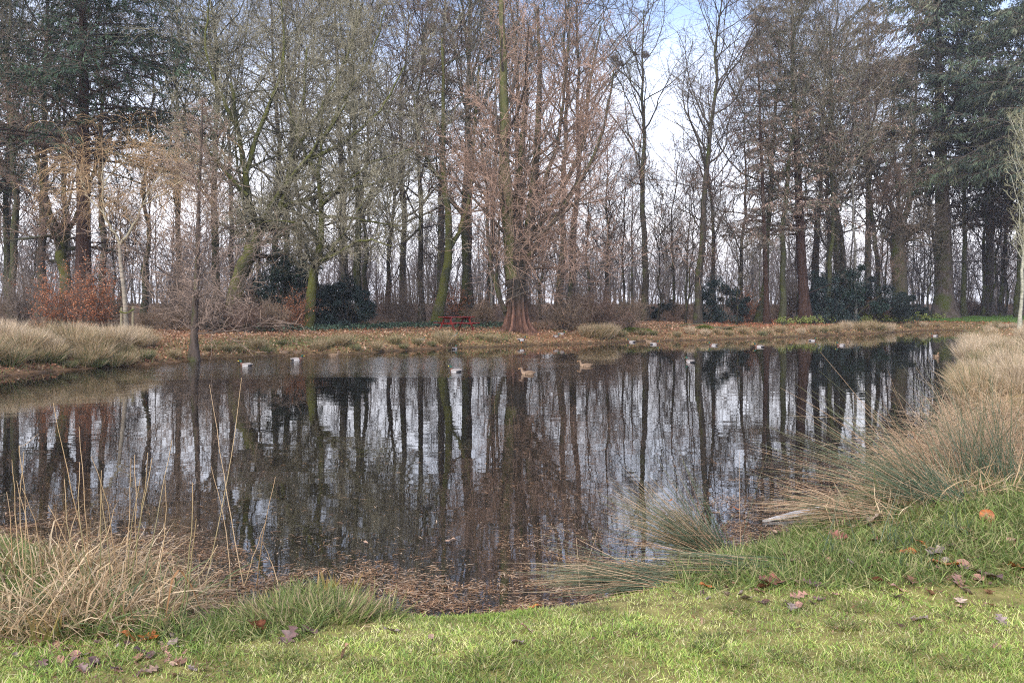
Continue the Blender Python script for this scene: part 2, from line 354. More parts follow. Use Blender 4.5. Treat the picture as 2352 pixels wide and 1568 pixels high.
def conifer(h=24, r=.42, bark=BK_RED, first=.25, nb=80, blen=4.5, leaf=((.03, .05, .022), (.045, .065, .03), (.02, .034, .02)), droop=-.05, spray=12, sub=22, slen=.22, swid=.06, mat=None, tipshape=.55, hang=.5, tang=1.45, bare=12):
    P = trunk_line(h, 0, .012); Rr = taper(h, r, flare=1.6, tip=.08)
    env = lambda t: np.clip((1.02-t)/(1-first), 0, 1)**tipshape*(.75+.5*rs.rand(*t.shape))
    L1 = kids(P, Rr, nb, first, .99, tang, .14, blen, .2, .28, 8, .05, droop, .015, .01, env)
    cr = [(*L1, 0)]
    if bare: B = kids(P, Rr, bare, .08, first+.05, 1.5, .15, blen*.4, .4, .15, 5, .1, -.04, .012, .006); cr.append((*B, .5))
    L2 = kids(*L1, sub, .12, 1, .95, .2, -.30, .3, .5, 4, .06, -.06*hang, .007, .005, lambda t: 1.2-t*.7, az=.45); cr.append((*L2, 1))
    a, b_ = finish([(P, Rr)], [], [], bark, TW_GREY, mat or M_red, (12, 5)) if False else (None, None)
    A = MB(); tubes(A, P, Rr, 12, np.array(bark)[None], .03); A = A.mesh('trunk', mat or M_red)
    B = MB()
    for P_, R_, lv in cr: tubes(B, P_, R_, 3, (np.array(bark)*.9 if lv < 1 else np.array((.15, .115, .085)))*np.ones((len(P_), 1)))
    b_ = B.mesh('branches', M_twig)
    n, m, _ = L2[0].shape; t = rs.rand(n, spray)*(m-1.001); i = t.astype(int); f = (t-i)[..., None]; ii = np.arange(n)[:, None]
    p = L2[0][ii, i]*(1-f)+L2[0][ii, i+1]*f; T = nrm(L2[0][ii, i+1]-L2[0][ii, i])
    p = p.reshape(-1, 3); T = T.reshape(-1, 3)
    d = T*.7 + rs.randn(*p.shape)*.45 + np.array([0, 0, -hang]); u = rs.randn(*p.shape)*.6+np.array([1, 0, 0.])*.3
    Cc = MB(); c = pick(leaf, n, .18); c = np.repeat(c, spray, 0)*(1+.18*rs.randn(len(p), 1)).clip(.5, 1.6)
    cards(Cc, p, d, u, slen*(.6+.8*rs.rand(len(p))), swid*(.6+.8*rs.rand(len(p))), c)
    return A, b_, Cc.mesh('foliage', M_needle)

def plant(name, meshes, label, cat, x, y, rz=0, sc_=1., group=None, parts=('trunk', 'crown', 'foliage'), dz=-.05):
    t = thing(name, label, cat, (x, y, gz(x, y)+dz), rz, group, sc_)
    for nm, m in zip(parts, meshes): obj(nm, m, t)
    if 'staked' not in label and 'birch' not in label: t.rotation_euler = (rs.randn()*.025, rs.randn()*.025, rz)
    return t

# --- prototypes of the forest trees
env_tall = lambda t: .35 + .9*np.sin(np.clip((t-.3)/.7, 0, 1)*pi*.85+.4)
protos = [
    deciduous(24, .27, BK_GREY, TW_GREY, .38, 22, .24, .10, .75, 1.05),
    deciduous(25, .24, BK_OLIVE, TW_GREY, .45, 20, .22, .13, .65, 1.05, wob=.07),
    deciduous(22, .22, BK_DARK, TW_RED, .30, 24, .25, .08, .85, 1.0),
    deciduous(26, .30, BK_GREY, TW_OLIVE, .40, 22, .26, .09, .8, 1.05, lean=.04),
    deciduous(20, .17, BK_DARK, TW_RED, .25, 22, .26, .10, .75, 1.0, wob=.09),
    deciduous(23, .20, BK_OLIVE, TW_TAN, .35, 22, .25, .07, .9, 1.0, lean=-.05, wob=.08),
    deciduous(14, .09, BK_DARK, TW_RED, .15, 22, .25, .10, .8, .9, wob=.10),
    deciduous(11, .07, BK_DARK, TW_GREY, .12, 22, .28, .12, .75, .9, wob=.12),
]
protos += [deciduous(23, .26, BK_OLIVE, (.25, .225, .155), .28, 28, .27, .10, .8, 1.15, curl=.14), deciduous(21, .22, BK_GREY, (.27, .22, .17), .22, 28, .28, .06, .95, 1.15, curl=.16, wob=.08)]
birch = deciduous(18, .10, (.25, .235, .195), (.22, .19, .13), .5, 14, .11, .16, .5, .7, wob=.07, mat=M_birch, droop=.12)
birch_y = deciduous(15, .13, (.32, .31, .23), (.36, .34, .18), .28, 22, .16, .20, .5, .9, curl=.06, wob=.05, mat=M_birch)
con_dark = conifer(25, .43, BK_RED, .34, 105, 8.2, leaf=((.03, .058, .028), (.042, .072, .034), (.02, .038, .022)), droop=-.05, spray=15, sub=26, slen=.30, swid=.055, tang=1.3)
con_green = conifer(26, .50, (.085, .068, .056), .36, 120, 7.0, ((.055, .08, .048), (.08, .11, .06), (.115, .12, .07), (.038, .058, .04)), droop=-.05, spray=16, sub=24, slen=.38, swid=.06, hang=1.0, mat=M_bark)
con_brown = conifer(25, .38, BK_RED, .24, 96, 5.8, ((.30, .205, .155), (.25, .18, .13), (.10, .11, .07)), droop=-.03, spray=12, sub=22, slen=.26, swid=.035, hang=.6)
con_sparse = conifer(26, .30, (.10, .085, .07), .45, 55, 3.6, ((.05, .065, .04), (.08, .075, .05), (.035, .045, .03)), droop=-.03, spray=9, sub=16, slen=.26, swid=.05, hang=.6, mat=M_bark)

SHX = [-100, 0, 340, 560, 800, 1000, 1200, 1430, 1600, 1700, 1800, 1900, 2000, 2100, 2200, 2290]; SHD = [24, 24.4, 28.5, 33, 34.7, 39, 42.6, 46, 49, 50.8, 53.5, 56.6, 60, 66, 69.5, 71]
def back(X_, D, gap=7.5):
    D2 = max(D, float(np.interp(X_, SHX, SHD))+gap) if X_ < 2310 else D
    return D2, D2/D
def place(pr, name, label, cat, X_, D, sc_=1., rz=None, group=None):
    D, f_ = back(X_, D); sc_ = tuple(c*f_ for c in sc_) if isinstance(sc_, tuple) else sc_*f_
    x = (X_-CX)*D/F
    parts = ('trunk', 'crown') if len(pr) == 2 else ('trunk', 'branches', 'foliage')
    return plant(name, pr, label, cat, x, D, rs.rand()*6.28 if rz is None else rz, sc_, group, parts)

# --- named trees of the far bank
place(con_dark, 'conifer_tree', 'big dark green conifer with red-brown trunk at the left, above the drooping young tree', 'tree', 190, 44, 1., 1.0)
place(con_dark, 'conifer_tree', 'dark green conifer cut by the left edge, behind the tall tussocks', 'tree', -60, 56, .95, 2.4)
place(con_brown, 'conifer_tree', 'tall conifer with thick red-brown trunk and brownish sprays, right of the sky gap', 'tree', 1850, 60, 1.05, .4)
place(con_green, 'conifer_tree', 'massive grey-green conifer with the thickest bare trunk, on the right', 'tree', 2172, 60, (1.35, 1.35, 1.0), .9)
place(con_green, 'conifer_tree', 'grey-green conifer at the right edge behind the pale birch', 'tree', 2400, 66, 1.15, 3.9)
place(con_green, 'conifer_tree', 'grey-green conifer behind and right of the massive one', 'tree', 2270, 84, (1.0, 1.0, .95), 2.2)
place(con_sparse, 'conifer_tree', 'sparse dark conifer rising behind the ivy-clad trunk, left of the buttressed tree', 'tree', 1012, 66, 1.08, .2)
place(con_brown, 'conifer_tree', 'slim rusty conifer left of the thick red-brown conifer', 'tree', 1762, 57, (.5, .5, .85), 2.2)
place(con_sparse, 'conifer_tree', 'thin grey conifer between the two large right-hand conifers', 'tree', 1995, 74, 1.1, 1.2)
place(con_sparse, 'conifer_tree', 'thin dark conifer behind the leaning mossy oak', 'tree', 795, 64, 1.1, 2.9)
place(protos[0], 'broadleaf_tree', 'tall bare tree with dark mossy base at the right of the sky gap', 'tree', 1603, 57, .95, .6)
place(protos[2], 'broadleaf_tree', 'slender bare tree with thin dark trunk just right of the tall mossy-based one', 'tree', 1642, 64, .8)
place(protos[3], 'broadleaf_tree', 'straight bare tree behind the wide fan crown, left of the sky gap', 'tree', 1484, 62, .86, 4.4)
place(protos[4], 'broadleaf_tree', 'small bare tree forking low, between two straighter trunks below the sky gap', 'tree', 1546, 64, .66, 2)
place(birch, 'birch_tree', 'slim birch with white flecked stem in front of the dark bushes on the right', 'tree', 1964, 56, 1.0, 1)
place(birch, 'birch_tree', 'pale birch stem half hidden behind the buttressed tree', 'tree', 1126, 60, .95, 3)
place(birch_y, 'birch_tree', 'pale yellow-green birch on the grass at the right edge', 'tree', 2342, 50, .82, 2)
for i_, (X_, D, k, s, lab) in enumerate([
    (30, 52, 1, 1.0, 'mossy bare tree nearest the left edge of the far bank'), (98, 55, 3, 1.0, 'thick bare trunk behind the orange-leaved saplings'), (240, 58, 0, .95, 'bare tree just right of the big left conifer'),
    (330, 60, 5, .95, 'bare tree between the staked young tree and the slim waterside tree'), 
    (660, 62, 1, 1.0, 'straight dark trunk left of the evergreen bushes'), 
    (968, 56, 2, .95, 'dark bare trunk left of the ivy-clad trunk'), (1078, 60, 3, 1.05, 'bare tree behind the picnic table'), (1285, 60, 0, 1.05, 'thick straight trunk right behind the buttressed tree'),
    (1305, 68, 3, 1.05, 'second straight trunk right behind the buttressed tree'), (1392, 66, 2, .66, 'reddish twigged tree right of the buttressed tree'), (1700, 66, 4, .95, 'bare tree with dark bushes at its foot right of the sky gap'),
    (1795, 60, 1, .95, 'bare trunk close left of the thick red-brown conifer'), (1900, 63, 5, .95, 'leaning bare trunk close right of the thick red-brown conifer'), (1925, 68, 0, .9, 'bare trunk left of the slim birch'),
    (2020, 66, 2, .95, 'bare trunk right of the slim birch'), (2215, 72, 1, .95, 'bare trunk right of the massive grey-green conifer'), (2262, 66, 4, .9, 'crooked dark tree in the right-hand wood'), (2300, 72, 2, .95, 'dark bare trunk left of the pale yellow-green birch')]):
    place(protos[k], 'broadleaf_tree', lab, 'tree', X_, D, s)

for X_, D, k, s, lab in ((500, 52, 8, 1.0, 'wide dense-twigged tree between the drooping young tree and the leaning oak'), (620, 57, 9, 1.12, 'wide dense-twigged tree behind the leaning oak'), (830, 55, 8, 1.0, 'wide dense-twigged tree above the evergreen bushes'),
    (925, 60, 9, 1.1, 'dense-twigged tree left of the dark trunk near the ivy-clad one'), (1060, 58, 8, 1.05, 'dense-twigged tree rising behind the picnic table'), (700, 70, 9, 1.2, 'tall dense-twigged tree farther behind the two mossy oaks'), (1180, 64, 8, 1.1, 'dense-twigged tree hidden behind the buttressed tree'),
    (-70, 38, 1, .8, 'spreading bare tree cut by the left edge, in front of the conifer'), (1740, 62, 8, .95, 'dense-twigged tree among the rusty conifers'), (1900, 70, 9, 1.1, 'dense-twigged tree behind the slim birch'),
    (400, 62, 8, 1.0, 'dense-twigged tree behind the slim waterside tree'), (20, 60, 8, 1.0, 'dense-twigged tree in the wood at the far left')):
    place(protos[k], 'broadleaf_tree', lab, 'tree', X_, D, s)

# --- trees with their own limbs, drawn as joints at their own distance
def limbs(paths, D, base=None, S=14):
    """paths: list of (points (x, y, depth offset), r0, r1) -> polylines at real depth; smoothed"""
    out = []
    for pts, r0, r1 in paths:
        A = np.array([pd(x, y, D+dz) for x, y, dz in pts])
        if base is not None and len(out) == 0: A[0] = base
        t = np.linspace(0, 1, len(A)); tt = np.linspace(0, 1, S+1)
        B = np.stack([np.interp(tt, t, A[:, k]) for k in range(3)], 1)
        for _ in range(2): B[1:-1] = B[1:-1]*.5 + (B[:-2]+B[2:])*.25
        B[1:-1] += rs.randn(S-1, 3)*.035
        out.append((B[None], (r0*(1-tt)+r1*tt)[None]))
    return out
def hero(name, label, D, paths, bark, twig, mat, nsub=12, L=2.6, up=.03, ang=.95, base_x=None, dens=1., flare=1.5, t0=.25, groups=None, fromk=0, extra=None):
    bx = pd(paths[0][0][0][0], 0, D)[0]; bz = gz(bx, D)-.1; org = np.array([bx, D, bz])
    ls = limbs(paths, D, org)
    P0, R0 = ls[0]; zz = P0[0, :, 2]-bz; R0 = R0*(1+(flare-1)*np.exp(-zz/.45))[None]; ls[0] = (P0, R0)
    ls = [(P-org, R_) for P, R_ in ls]
    tr = MB()
    for P, R_ in ls: tubes(tr, P, R_, 10, np.array(bark)[None], .05)
    cr = []
    for q, (P, R_) in enumerate(ls):
        if q < fromk: continue
        a0 = .55 if q == 0 else t0
        L1 = kids(P, R_, nsub, a0, 1, ang, .3, L, .35, .5, 8, .17, up, .018, .010); cr.append((*L1, .15))
    P1 = np.concatenate([c[0] for c in cr]); R1 = np.concatenate([c[1] for c in cr])
    L2 = kids(P1, R1, int(8*dens), .15, 1, .8, .3, -.46, .3, .6, 5, .18, up, .013, .009, lambda t: 1.1-t*.5)
    L3 = kids(*L2, int(6*dens), .1, 1, .75, .3, -.45, .3, .65, 3, .2, up, .008, .0065)
    L4 = kids(*L3, 4, .1, 1, .75, .3, -.55, .3, .7, 2, .22, 0, .0065, .005)
    cb = MB(); bk = np.array(bark)
    for P, R_, lv in cr: tubes(cb, P, R_, 5, bk*(1+.1*rs.randn(len(P), 1)))
    tg = np.array(twig)
    tubes(cb, *L2, 3, (bk*.65+tg*.35)*(1+.1*rs.randn(len(L2[0]), 1)))
    for Lk in (L3, L4): tubes(cb, *Lk, 3, tg*(1+.2*rs.randn(len(Lk[0]), 1)).clip(.4, 1.6))
    t = thing(name, label, 'tree', tuple(org)); obj('trunk', (tr, mat), t)
    obj('crown', (cb, M_twig), t)
    return t

hero('oak_tree', 'leaning mossy oak with long sideways limbs left of the evergreen bushes', 43, [
    ([(522, 730, 0), (548, 640, 0), (582, 560, 0), (598, 530, 0)], .42, .30),
    ([(598, 530, 0), (572, 470, -.5), (562, 400, -1), (548, 300, -1.5), (530, 190, -2)], .22, .06),
    ([(598, 530, 0), (630, 500, .5), (655, 470, .8), (700, 462, 1), (760, 440, .6), (830, 432, 0), (900, 410, -.5)], .21, .05),
    ([(600, 525, 0), (640, 445, -.3), (690, 385, -.8), (740, 320, -1.2), (800, 230, -1.5)], .19, .05),
    ([(632, 500, .4), (660, 430, 1), (672, 350, 1.6), (700, 230, 2), (705, 110, 2)], .15, .04),
    ([(568, 450, -1), (520, 400, -1.5), (480, 350, -2.), (455, 290, -2.5)], .12, .03),
    ([(690, 463, 1), (740, 500, .6), (800, 500, 0), (870, 512, -.6), (920, 520, -1)], .11, .03),
    ([(564, 400, -1), (592, 300, -.6), (640, 200, 0), (655, 90, .4), (640, -40, .6)], .13, .03), ([(700, 370, -.9), (790, 330, -.5), (880, 250, 0), (930, 150, .3)], .11, .03), ([(548, 300, -1.5), (500, 210, -1.8), (470, 110, -2), (480, 0, -2)], .10, .03), ([(672, 350, 1.6), (740, 250, 1.8), (800, 130, 2), (830, 10, 2.2)], .10, .03)],
    BK_OLIVE, (.27, .245, .16), M_mossy, 9, 3.1, .04)
hero('oak_tree', 'low-forked mossy oak standing before the evergreen bushes with a sweeping right limb', 43, [
    ([(706, 748, 0), (716, 680, 0), (724, 610, 0), (738, 560, 0)], .27, .19),
    ([(736, 562, 0), (738, 500, .3), (732, 420, .5), (738, 330, .8), (742, 230, 1)], .17, .05),
    ([(727, 605, 0), (765, 590, -.6), (808, 560, -1.2), (845, 548, -1.6), (900, 566, -2)], .12, .03),
    ([(735, 560, 0), (718, 528, -.4), (690, 510, -.8), (650, 506, -1.), (600, 512, -1.4)], .09, .03),
    ([(745, 600, -.4), (790, 540, -.6), (812, 500, -1), (850, 440, -1.5)], .10, .03), ([(738, 330, .8), (785, 235, .9), (850, 140, 1.2), (885, 20, 1.4)], .09, .03), ([(735, 420, .5), (690, 330, .2), (655, 220, 0), (650, 90, 0)], .09, .03), ([(736, 480, .3), (790, 420, 0), (860, 370, -.4), (950, 340, -.8)], .09, .03)],
    BK_OLIVE, (.28, .25, .17), M_mossy, 8, 2.6, .04)
hero('ivy_clad_tree', 'leaning trunk wrapped in dark ivy right of the picnic table', 54, [
    ([(1004, 728, 0), (1018, 660, 0), (1034, 580, 0), (1030, 480, 0), (1015, 400, 0), (1022, 250, 0), (1015, 90, 0)], .34, .08),
    ([(1033, 570, 0), (1070, 500, 1), (1085, 420, 1.5), (1090, 300, 2), (1100, 150, 2)], .15, .05),
    ([(1020, 420, 0), (985, 380, -1), (960, 320, -2), (950, 220, -2.5)], .12, .04)],
    (.06, .065, .035), TW_GREY, M_mossy, 12, 3.4, .05)
hero('broadleaf_tree', 'thick forked tree with two steep stems right of the slim birch', 73, [
    ([(2068, 722, 0), (2066, 640, 0), (2062, 560, 0), (2064, 520, 0)], .68, .58),
    ([(2064, 524, 0), (2045, 470, 0), (2020, 420, 0), (1990, 370, -.5), (1965, 280, -1)], .26, .07),
    ([(2068, 530, 0), (2088, 470, 0), (2098, 400, .5), (2100, 280, 1), (2105, 150, 1)], .30, .08),
    ([(2064, 520, 0), (2062, 430, .8), (2050, 330, 1.2), (2056, 200, 1.5)], .2, .06)],
    (.07, .06, .042), TW_GREY, M_bark, 12, 3.8, .07)
hero('broadleaf_tree', 'mossy double trunk behind the orange-leaved saplings at the left', 45, [
    ([(152, 715, 0), (150, 640, 0), (140, 580, 0), (148, 530, 0)], .30, .24),
    ([(146, 560, 0), (118, 500, 0), (96, 420, -.5), (80, 320, -1), (70, 200, -1)], .17, .04),
    ([(148, 540, 0), (185, 480, .6), (220, 400, 1), (230, 300, 1.3), (240, 190, 1.6)], .15, .04),
    ([(146, 550, 0), (150, 440, .5), (140, 330, .8), (130, 180, 1)], .12, .04)],
    (.085, .085, .05), TW_RED, M_mossy, 12, 2.8, .03)

# --- the buttressed many-stemmed tree in the middle
def redwood():
    D = 45.5; bx = pd(1186, 0, D)[0]; bz = gz(bx, D)-.15; o = thing('buttressed_tree', 'great many-stemmed tree with reddish fluted base beside the picnic table', 'tree', (bx, D, bz))
    A = MB()
    # fluted base: one lofted shell with deep folds that run out into roots
    n, m = 84, 30; th = np.arange(n)/n*2*pi; zs = np.linspace(0, 1, m)**1.3*4.2
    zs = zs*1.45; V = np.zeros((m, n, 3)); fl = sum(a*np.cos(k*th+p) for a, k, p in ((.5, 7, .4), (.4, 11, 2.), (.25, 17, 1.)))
    for j, z in enumerate(zs):
        base = .34*np.exp(-z/.4) + .56 - .035*z; r = base*(1 + fl*.24*np.exp(-z/1.4) + fl*.09) + .55*np.exp(-z/.2)*np.maximum(0, fl)
        V[j, :, 0] = r*np.cos(th); V[j, :, 1] = r*np.sin(th)*.8; V[j, :, 2] = z
    i = np.arange(n); Q = np.concatenate([np.stack([j*n+i, j*n+(i+1) % n, (j+1)*n+(i+1) % n, (j+1)*n+i], 1) for j in range(m-1)])
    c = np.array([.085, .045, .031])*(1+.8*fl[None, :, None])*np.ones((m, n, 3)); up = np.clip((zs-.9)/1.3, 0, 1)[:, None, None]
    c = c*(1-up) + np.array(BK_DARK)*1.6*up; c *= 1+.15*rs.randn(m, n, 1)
    A.add(V, Q, None, c.clip(.01, 1).reshape(-1, 3)); obj('trunk', (A, M_red), o)
    st = limbs([([(1180, 640, 0), (1170, 560, 0), (1160, 420, -.2), (1158, 260, -.3), (1155, 120, -.3), (1150, -60, -.3)], .42, .12),
                ([(1194, 640, 0), (1208, 580, .2), (1222, 470, .3), (1235, 330, .3), (1240, 180, .5), (1236, 20, .6)], .36, .06),
                ([(1188, 640, .2), (1190, 560, .6), (1192, 430, .9), (1205, 250, 1.2), (1215, 60, 1.2)], .34, .06),
                ([(1160, 715, -.2), (1135, 650, -.5), (1122, 560, -.8), (1118, 450, -1), (1105, 300, -1.2)], .13, .04),
                ([(1162, 725, 0), (1145, 670, -.3), (1140, 600, -.5), (1150, 500, -1), (1146, 380, -1.3)], .11, .03),
                ([(1210, 600, 0), (1260, 520, -.6), (1330, 430, -1.2), (1390, 300, -1.5), (1410, 160, -1.6)], .17, .04),
                ([(1215, 560, .2), (1290, 440, .7), (1345, 330, 1.2), (1352, 200, 1.5), (1380, 60, 1.8)], .16, .04),
                ([(1220, 500, .3), (1262, 400, .2), (1285, 300, 0), (1300, 180, -.2), (1310, 40, -.2)], .15, .04)], D)
    org = np.array([bx, D, bz]); st = [(P-org, R_) for P, R_ in st]
    S_ = MB()
    for q, (P, R_) in enumerate(st): tubes(S_, P, R_, 9, np.array((.10, .095, .04) if q == 0 else (.06, .048, .034))[None], .03)
    obj('side_trunks', (S_, M_bark), o)
    P = np.concatenate([s[0] for s in st]); R_ = np.concatenate([s[1] for s in st])
    Lw = kids(P[:5], R_[:5], 13, .04, .5, 1.15, .18, 6.4, .3, .3, 9, .08, .015, .024, .010)           # long low branches, level and drooping
    Up = kids(P, R_, 11, .35, 1, .85, .2, 4.2, .3, .4, 8, .06, .10, .016, .007, lambda t: 1.25-t*.75)
    kp = ~((Lw[0][:, -1, 0] < -.3) & (Lw[0][:, :, 2].min(1) < 5.0)); Lw = (Lw[0][kp], Lw[1][kp])
    A1 = np.concatenate([Lw[0], sub_resample(*Up, 9)[0]]); A2 = np.concatenate([Lw[1], sub_resample(*Up, 9)[1]])
    L2 = kids(A1, A2, 10, .15, 1, .85, .25, -.34, .3, .55, 5, .10, .05, .012, .007, lambda t: 1.1-t*.5)
    L3 = kids(*L2, 6, .1, 1, .8, .3, -.44, .3, .65, 3, .14, .03, .008, .006)
    L4 = kids(*L3, 3, .1, 1, .8, .3, -.45, .3, .7, 2, .14, .0, .005, .004)
    cb = MB(); tg = np.array((.36, .235, .165)); bk = np.array((.085, .068, .05))
    tubes(cb, A1, A2, 5, bk*(1+.15*rs.randn(len(A1), 1))); tubes(cb, *L2, 3, (bk+tg)/2*(1+.15*rs.randn(len(L2[0]), 1)))
    for Lk in (L3, L4): tubes(cb, *Lk, 3, tg*(1+.22*rs.randn(len(Lk[0]), 1)).clip(.4, 1.7))
    obj('crown', (cb, M_twig), o)
redwood()

# --- small waterside trees
def waterside():
    D = 31; x = (445-CX)*D/F; h = 9.6
    P = trunk_line(h, .01, .015); Rr = taper(h, .13, flare=1.9, tip=.14)
    L1 = kids(P, Rr, 84, .10, .98, 1.25, .15, 3.3, .25, .25, 7, .07, .03, .016, .008, lambda t: np.clip(1.25-t*1.1, .15, 1)*(.6+.6*rs.rand(*t.shape)))
    L2 = kids(*L1, 12, .15, 1, .8, .2, -.35, .3, .6, 4, .10, .03, .0075, .0055, lambda t: 1.1-.5*t)
    L3 = kids(*L2, 5, .1, 1, .8, .3, -.4, .3, .7, 2, .12, .0, .006, .005)
    a, b_ = finish([(P, Rr)], [(*L1, .5), (*L2, 1.5)], [L3], (.07, .052, .04), (.33, .235, .17), M_bark)
    plant('waterside_tree', (a, b_), 'slim bare tree with level branches growing at the water edge', 'tree', x, D, 0)
waterside()
def staked():
    D = 35; x = (291-CX)*D/F; z0 = gz(x, D); o = thing('young_tree', 'young tree with pale stem and drooping yellowish twigs tied between two stakes', 'tree', (x, D, z0-.05)); org = np.array([x, D, z0-.05])
    ls = limbs([([(296, 790, 0), (289, 700, 0), (282, 620, 0), (276, 560, 0)], .10, .07), ([(276, 562, 0), (252, 520, 0), (238, 488, -.2), (232, 430, -.3), (236, 370, -.3)], .055, .02),
                ([(276, 562, 0), (306, 528, 0), (330, 470, .3), (350, 420, .3), (380, 380, .5)], .055, .02), ([(238, 490, 0), (200, 450, .6), (180, 400, 1)], .035, .015),
                ([(330, 470, 0), (390, 440, -.6), (430, 400, -1)], .035, .015), ([(232, 430, 0), (270, 380, .5), (310, 350, .8)], .035, .015)], D, org)
    ls = [(P-org, R_) for P, R_ in ls]; P_ = ls[0][0]; tq = np.linspace(0, 1, P_.shape[1])[None, :, None]; ls[0] = (P_[:, :1]*(1-tq)+P_[:, -1:]*tq+.025*np.sin(tq*5), ls[0][1]); A = MB(); tubes(A, *ls[0], 10, np.array([(.26, .225, .17)]), .04); obj('trunk', (A, M_birch), o)
    B = MB()
    for P, R_ in ls[1:]: tubes(B, P, R_, 7, np.array([(.30, .26, .17)]), .03)
    P = np.concatenate([q[0] for q in ls[1:]]); R_ = np.concatenate([q[1] for q in ls[1:]])
    L1 = kids(P, R_, 13, .25, 1, .9, .3, 1.9, .3, .5, 8, .10, -.06, .012, .006); tubes(B, *L1, 4, np.array([(.27, .21, .12)])*np.ones((len(L1[0]), 1)))
    L2 = kids(*L1, 9, .1, 1, .8, .3, .95, .3, .6, 6, .10, -.16, .006, .0045); L3 = kids(*L2, 6, .1, 1, .6, .3, .35, .3, .7, 3, .12, -.2, .0045, .0035)
    for Lk in (L2, L3): tubes(B, *Lk, 3, np.array((.42, .28, .145))*(1+.2*rs.randn(len(Lk[0]), 1)).clip(.4, 1.6))
    obj('crown', (B, M_twig), o)
    for X_, yt, Y_, lab in ((279, 705, 34.7, 'left wooden stake beside the pale young tree'), (305, 702, 34.9, 'right wooden stake beside the pale young tree')):
        sx = (X_-CX)*Y_/F; z = gz(sx, Y_); top = ZC+(HY-yt)*Y_/F; h = top - z + .3
        a = MB(); hh = np.array([0, .3, .7, .97, .99, 1.])*h; Pz = np.zeros((1, 6, 3)); Pz[0, :, 2] = hh; tubes(a, Pz, np.array([[.05, .05, .048, .046, .042, .002]]), 10, np.array([(.22, .19, .12)]))
        obj('tree_stake', (a, M_bark), None, (sx, Y_, z-.3), label=lab, category='stake')
    tP = []
    xs_ = [(279, 34.7), (291, 34.85), (305, 34.9)]; zt = ZC+(HY-716)*34.8/F
    a = MB(); pts = [np.array([(X_-CX)*d/F, d, zt]) for X_, d in xs_]
    q = np.array([pts[0]+[-.06, 0, .02], pts[0]+[0, -.06, .0], (pts[0]+pts[1])/2+[0, -.03, -.04], pts[1]+[0, -.13, -.05], pts[1]+[.13, -.06, -.03], (pts[1]+pts[2])/2+[0, -.03, .0], pts[2]+[0, -.06, .08], pts[2]+[.06, 0, .1]])
    tubes(a, (q-pts[1])[None], np.full((1, 8), .035), 6, np.array([(.10, .13, .04)])); obj('tree_tie', (a, M_mossy), None, tuple(pts[1]), label='mossy strap tying the pale young stem to its two stakes', category='tree tie')
staked()

# --- forest depth: trees far behind
k = 0
lab_far = ['grey bare tree deep in the misty wood', 'olive-barked bare tree deep in the misty wood', 'dark bare tree with reddish twigs deep in the wood', 'tall bare tree with olive twigs deep in the wood', 'slender dark bare tree deep in the wood', 'bare tree with tan twigs deep in the wood', 'thin understorey tree with reddish twigs', 'thin understorey tree with grey twigs']
for D0, D1, n, us in ((68, 82, 13, 6), (82, 104, 20, 8), (104, 140, 26, 8)):
    for j in range(n):
        D = D0 + (D1-D0)*rs.rand(); Xp = -120 + 2600*(j+rs.rand()*.9)/n
        kk = rs.randint(us); s = .82+.25*rs.rand()
        if D0 == 68 and 1330 < Xp < 1680: s *= .6
        if D0 == 82: s *= .66
        if D0 == 104: s *= .52
        if kk >= 6: s *= .95
        place(protos[kk], 'forest_tree', lab_far[kk], 'tree', Xp, D, s, group='bare trees deep in the wood')
for j in range(22):
    D = 56 + 22*rs.rand(); Xp = -60 + 2480*(j+rs.rand())/22; kk = 6+(j % 2)
    place(protos[kk], 'understorey_tree', ['thin understorey tree with reddish twigs among the big trunks', 'thin understorey tree with grey twigs among the big trunks'][kk-6], 'tree', Xp, D, .65+.45*rs.rand(), group='thin trees among the big trunks')

# distant wood: one mass
far_m = MB(); n = 1400
a = rs.rand(n)*1.9-.95; d = 92+110*rs.rand(n); P0 = np.stack([np.sin(a)*d, np.cos(a)*d, np.full(n, 1.4)], 1)
P, Rr = grow(P0, np.tile([0, 0, 1.], (n, 1)), 6.5+7*rs.rand(n), .05+.09*rs.rand(n), np.full(n, .03), 5, .12, .1); tubes(far_m, P, Rr, 4, np.tile([.13, .115, .095], (n, 1)))
K1 = kids(P, Rr, 12, .1, 1, .8, .2, 2.6, .3, .4, 3, .1, .1, .03, .02); tubes(far_m, *K1, 3, np.tile([.13, .11, .1], (len(K1[0]), 1)))
K2 = kids(*K1, 6, .2, 1, .8, .2, 1.4, .3, .5, 2, .1, .1, .018, .012); tubes(far_m, *K2, 3, np.tile([.16, .13, .115], (len(K2[0]), 1)))
obj('distant_wood', (far_m, M_twig), kind='stuff', label='misty mass of bare woodland far behind the pond', category='wood')
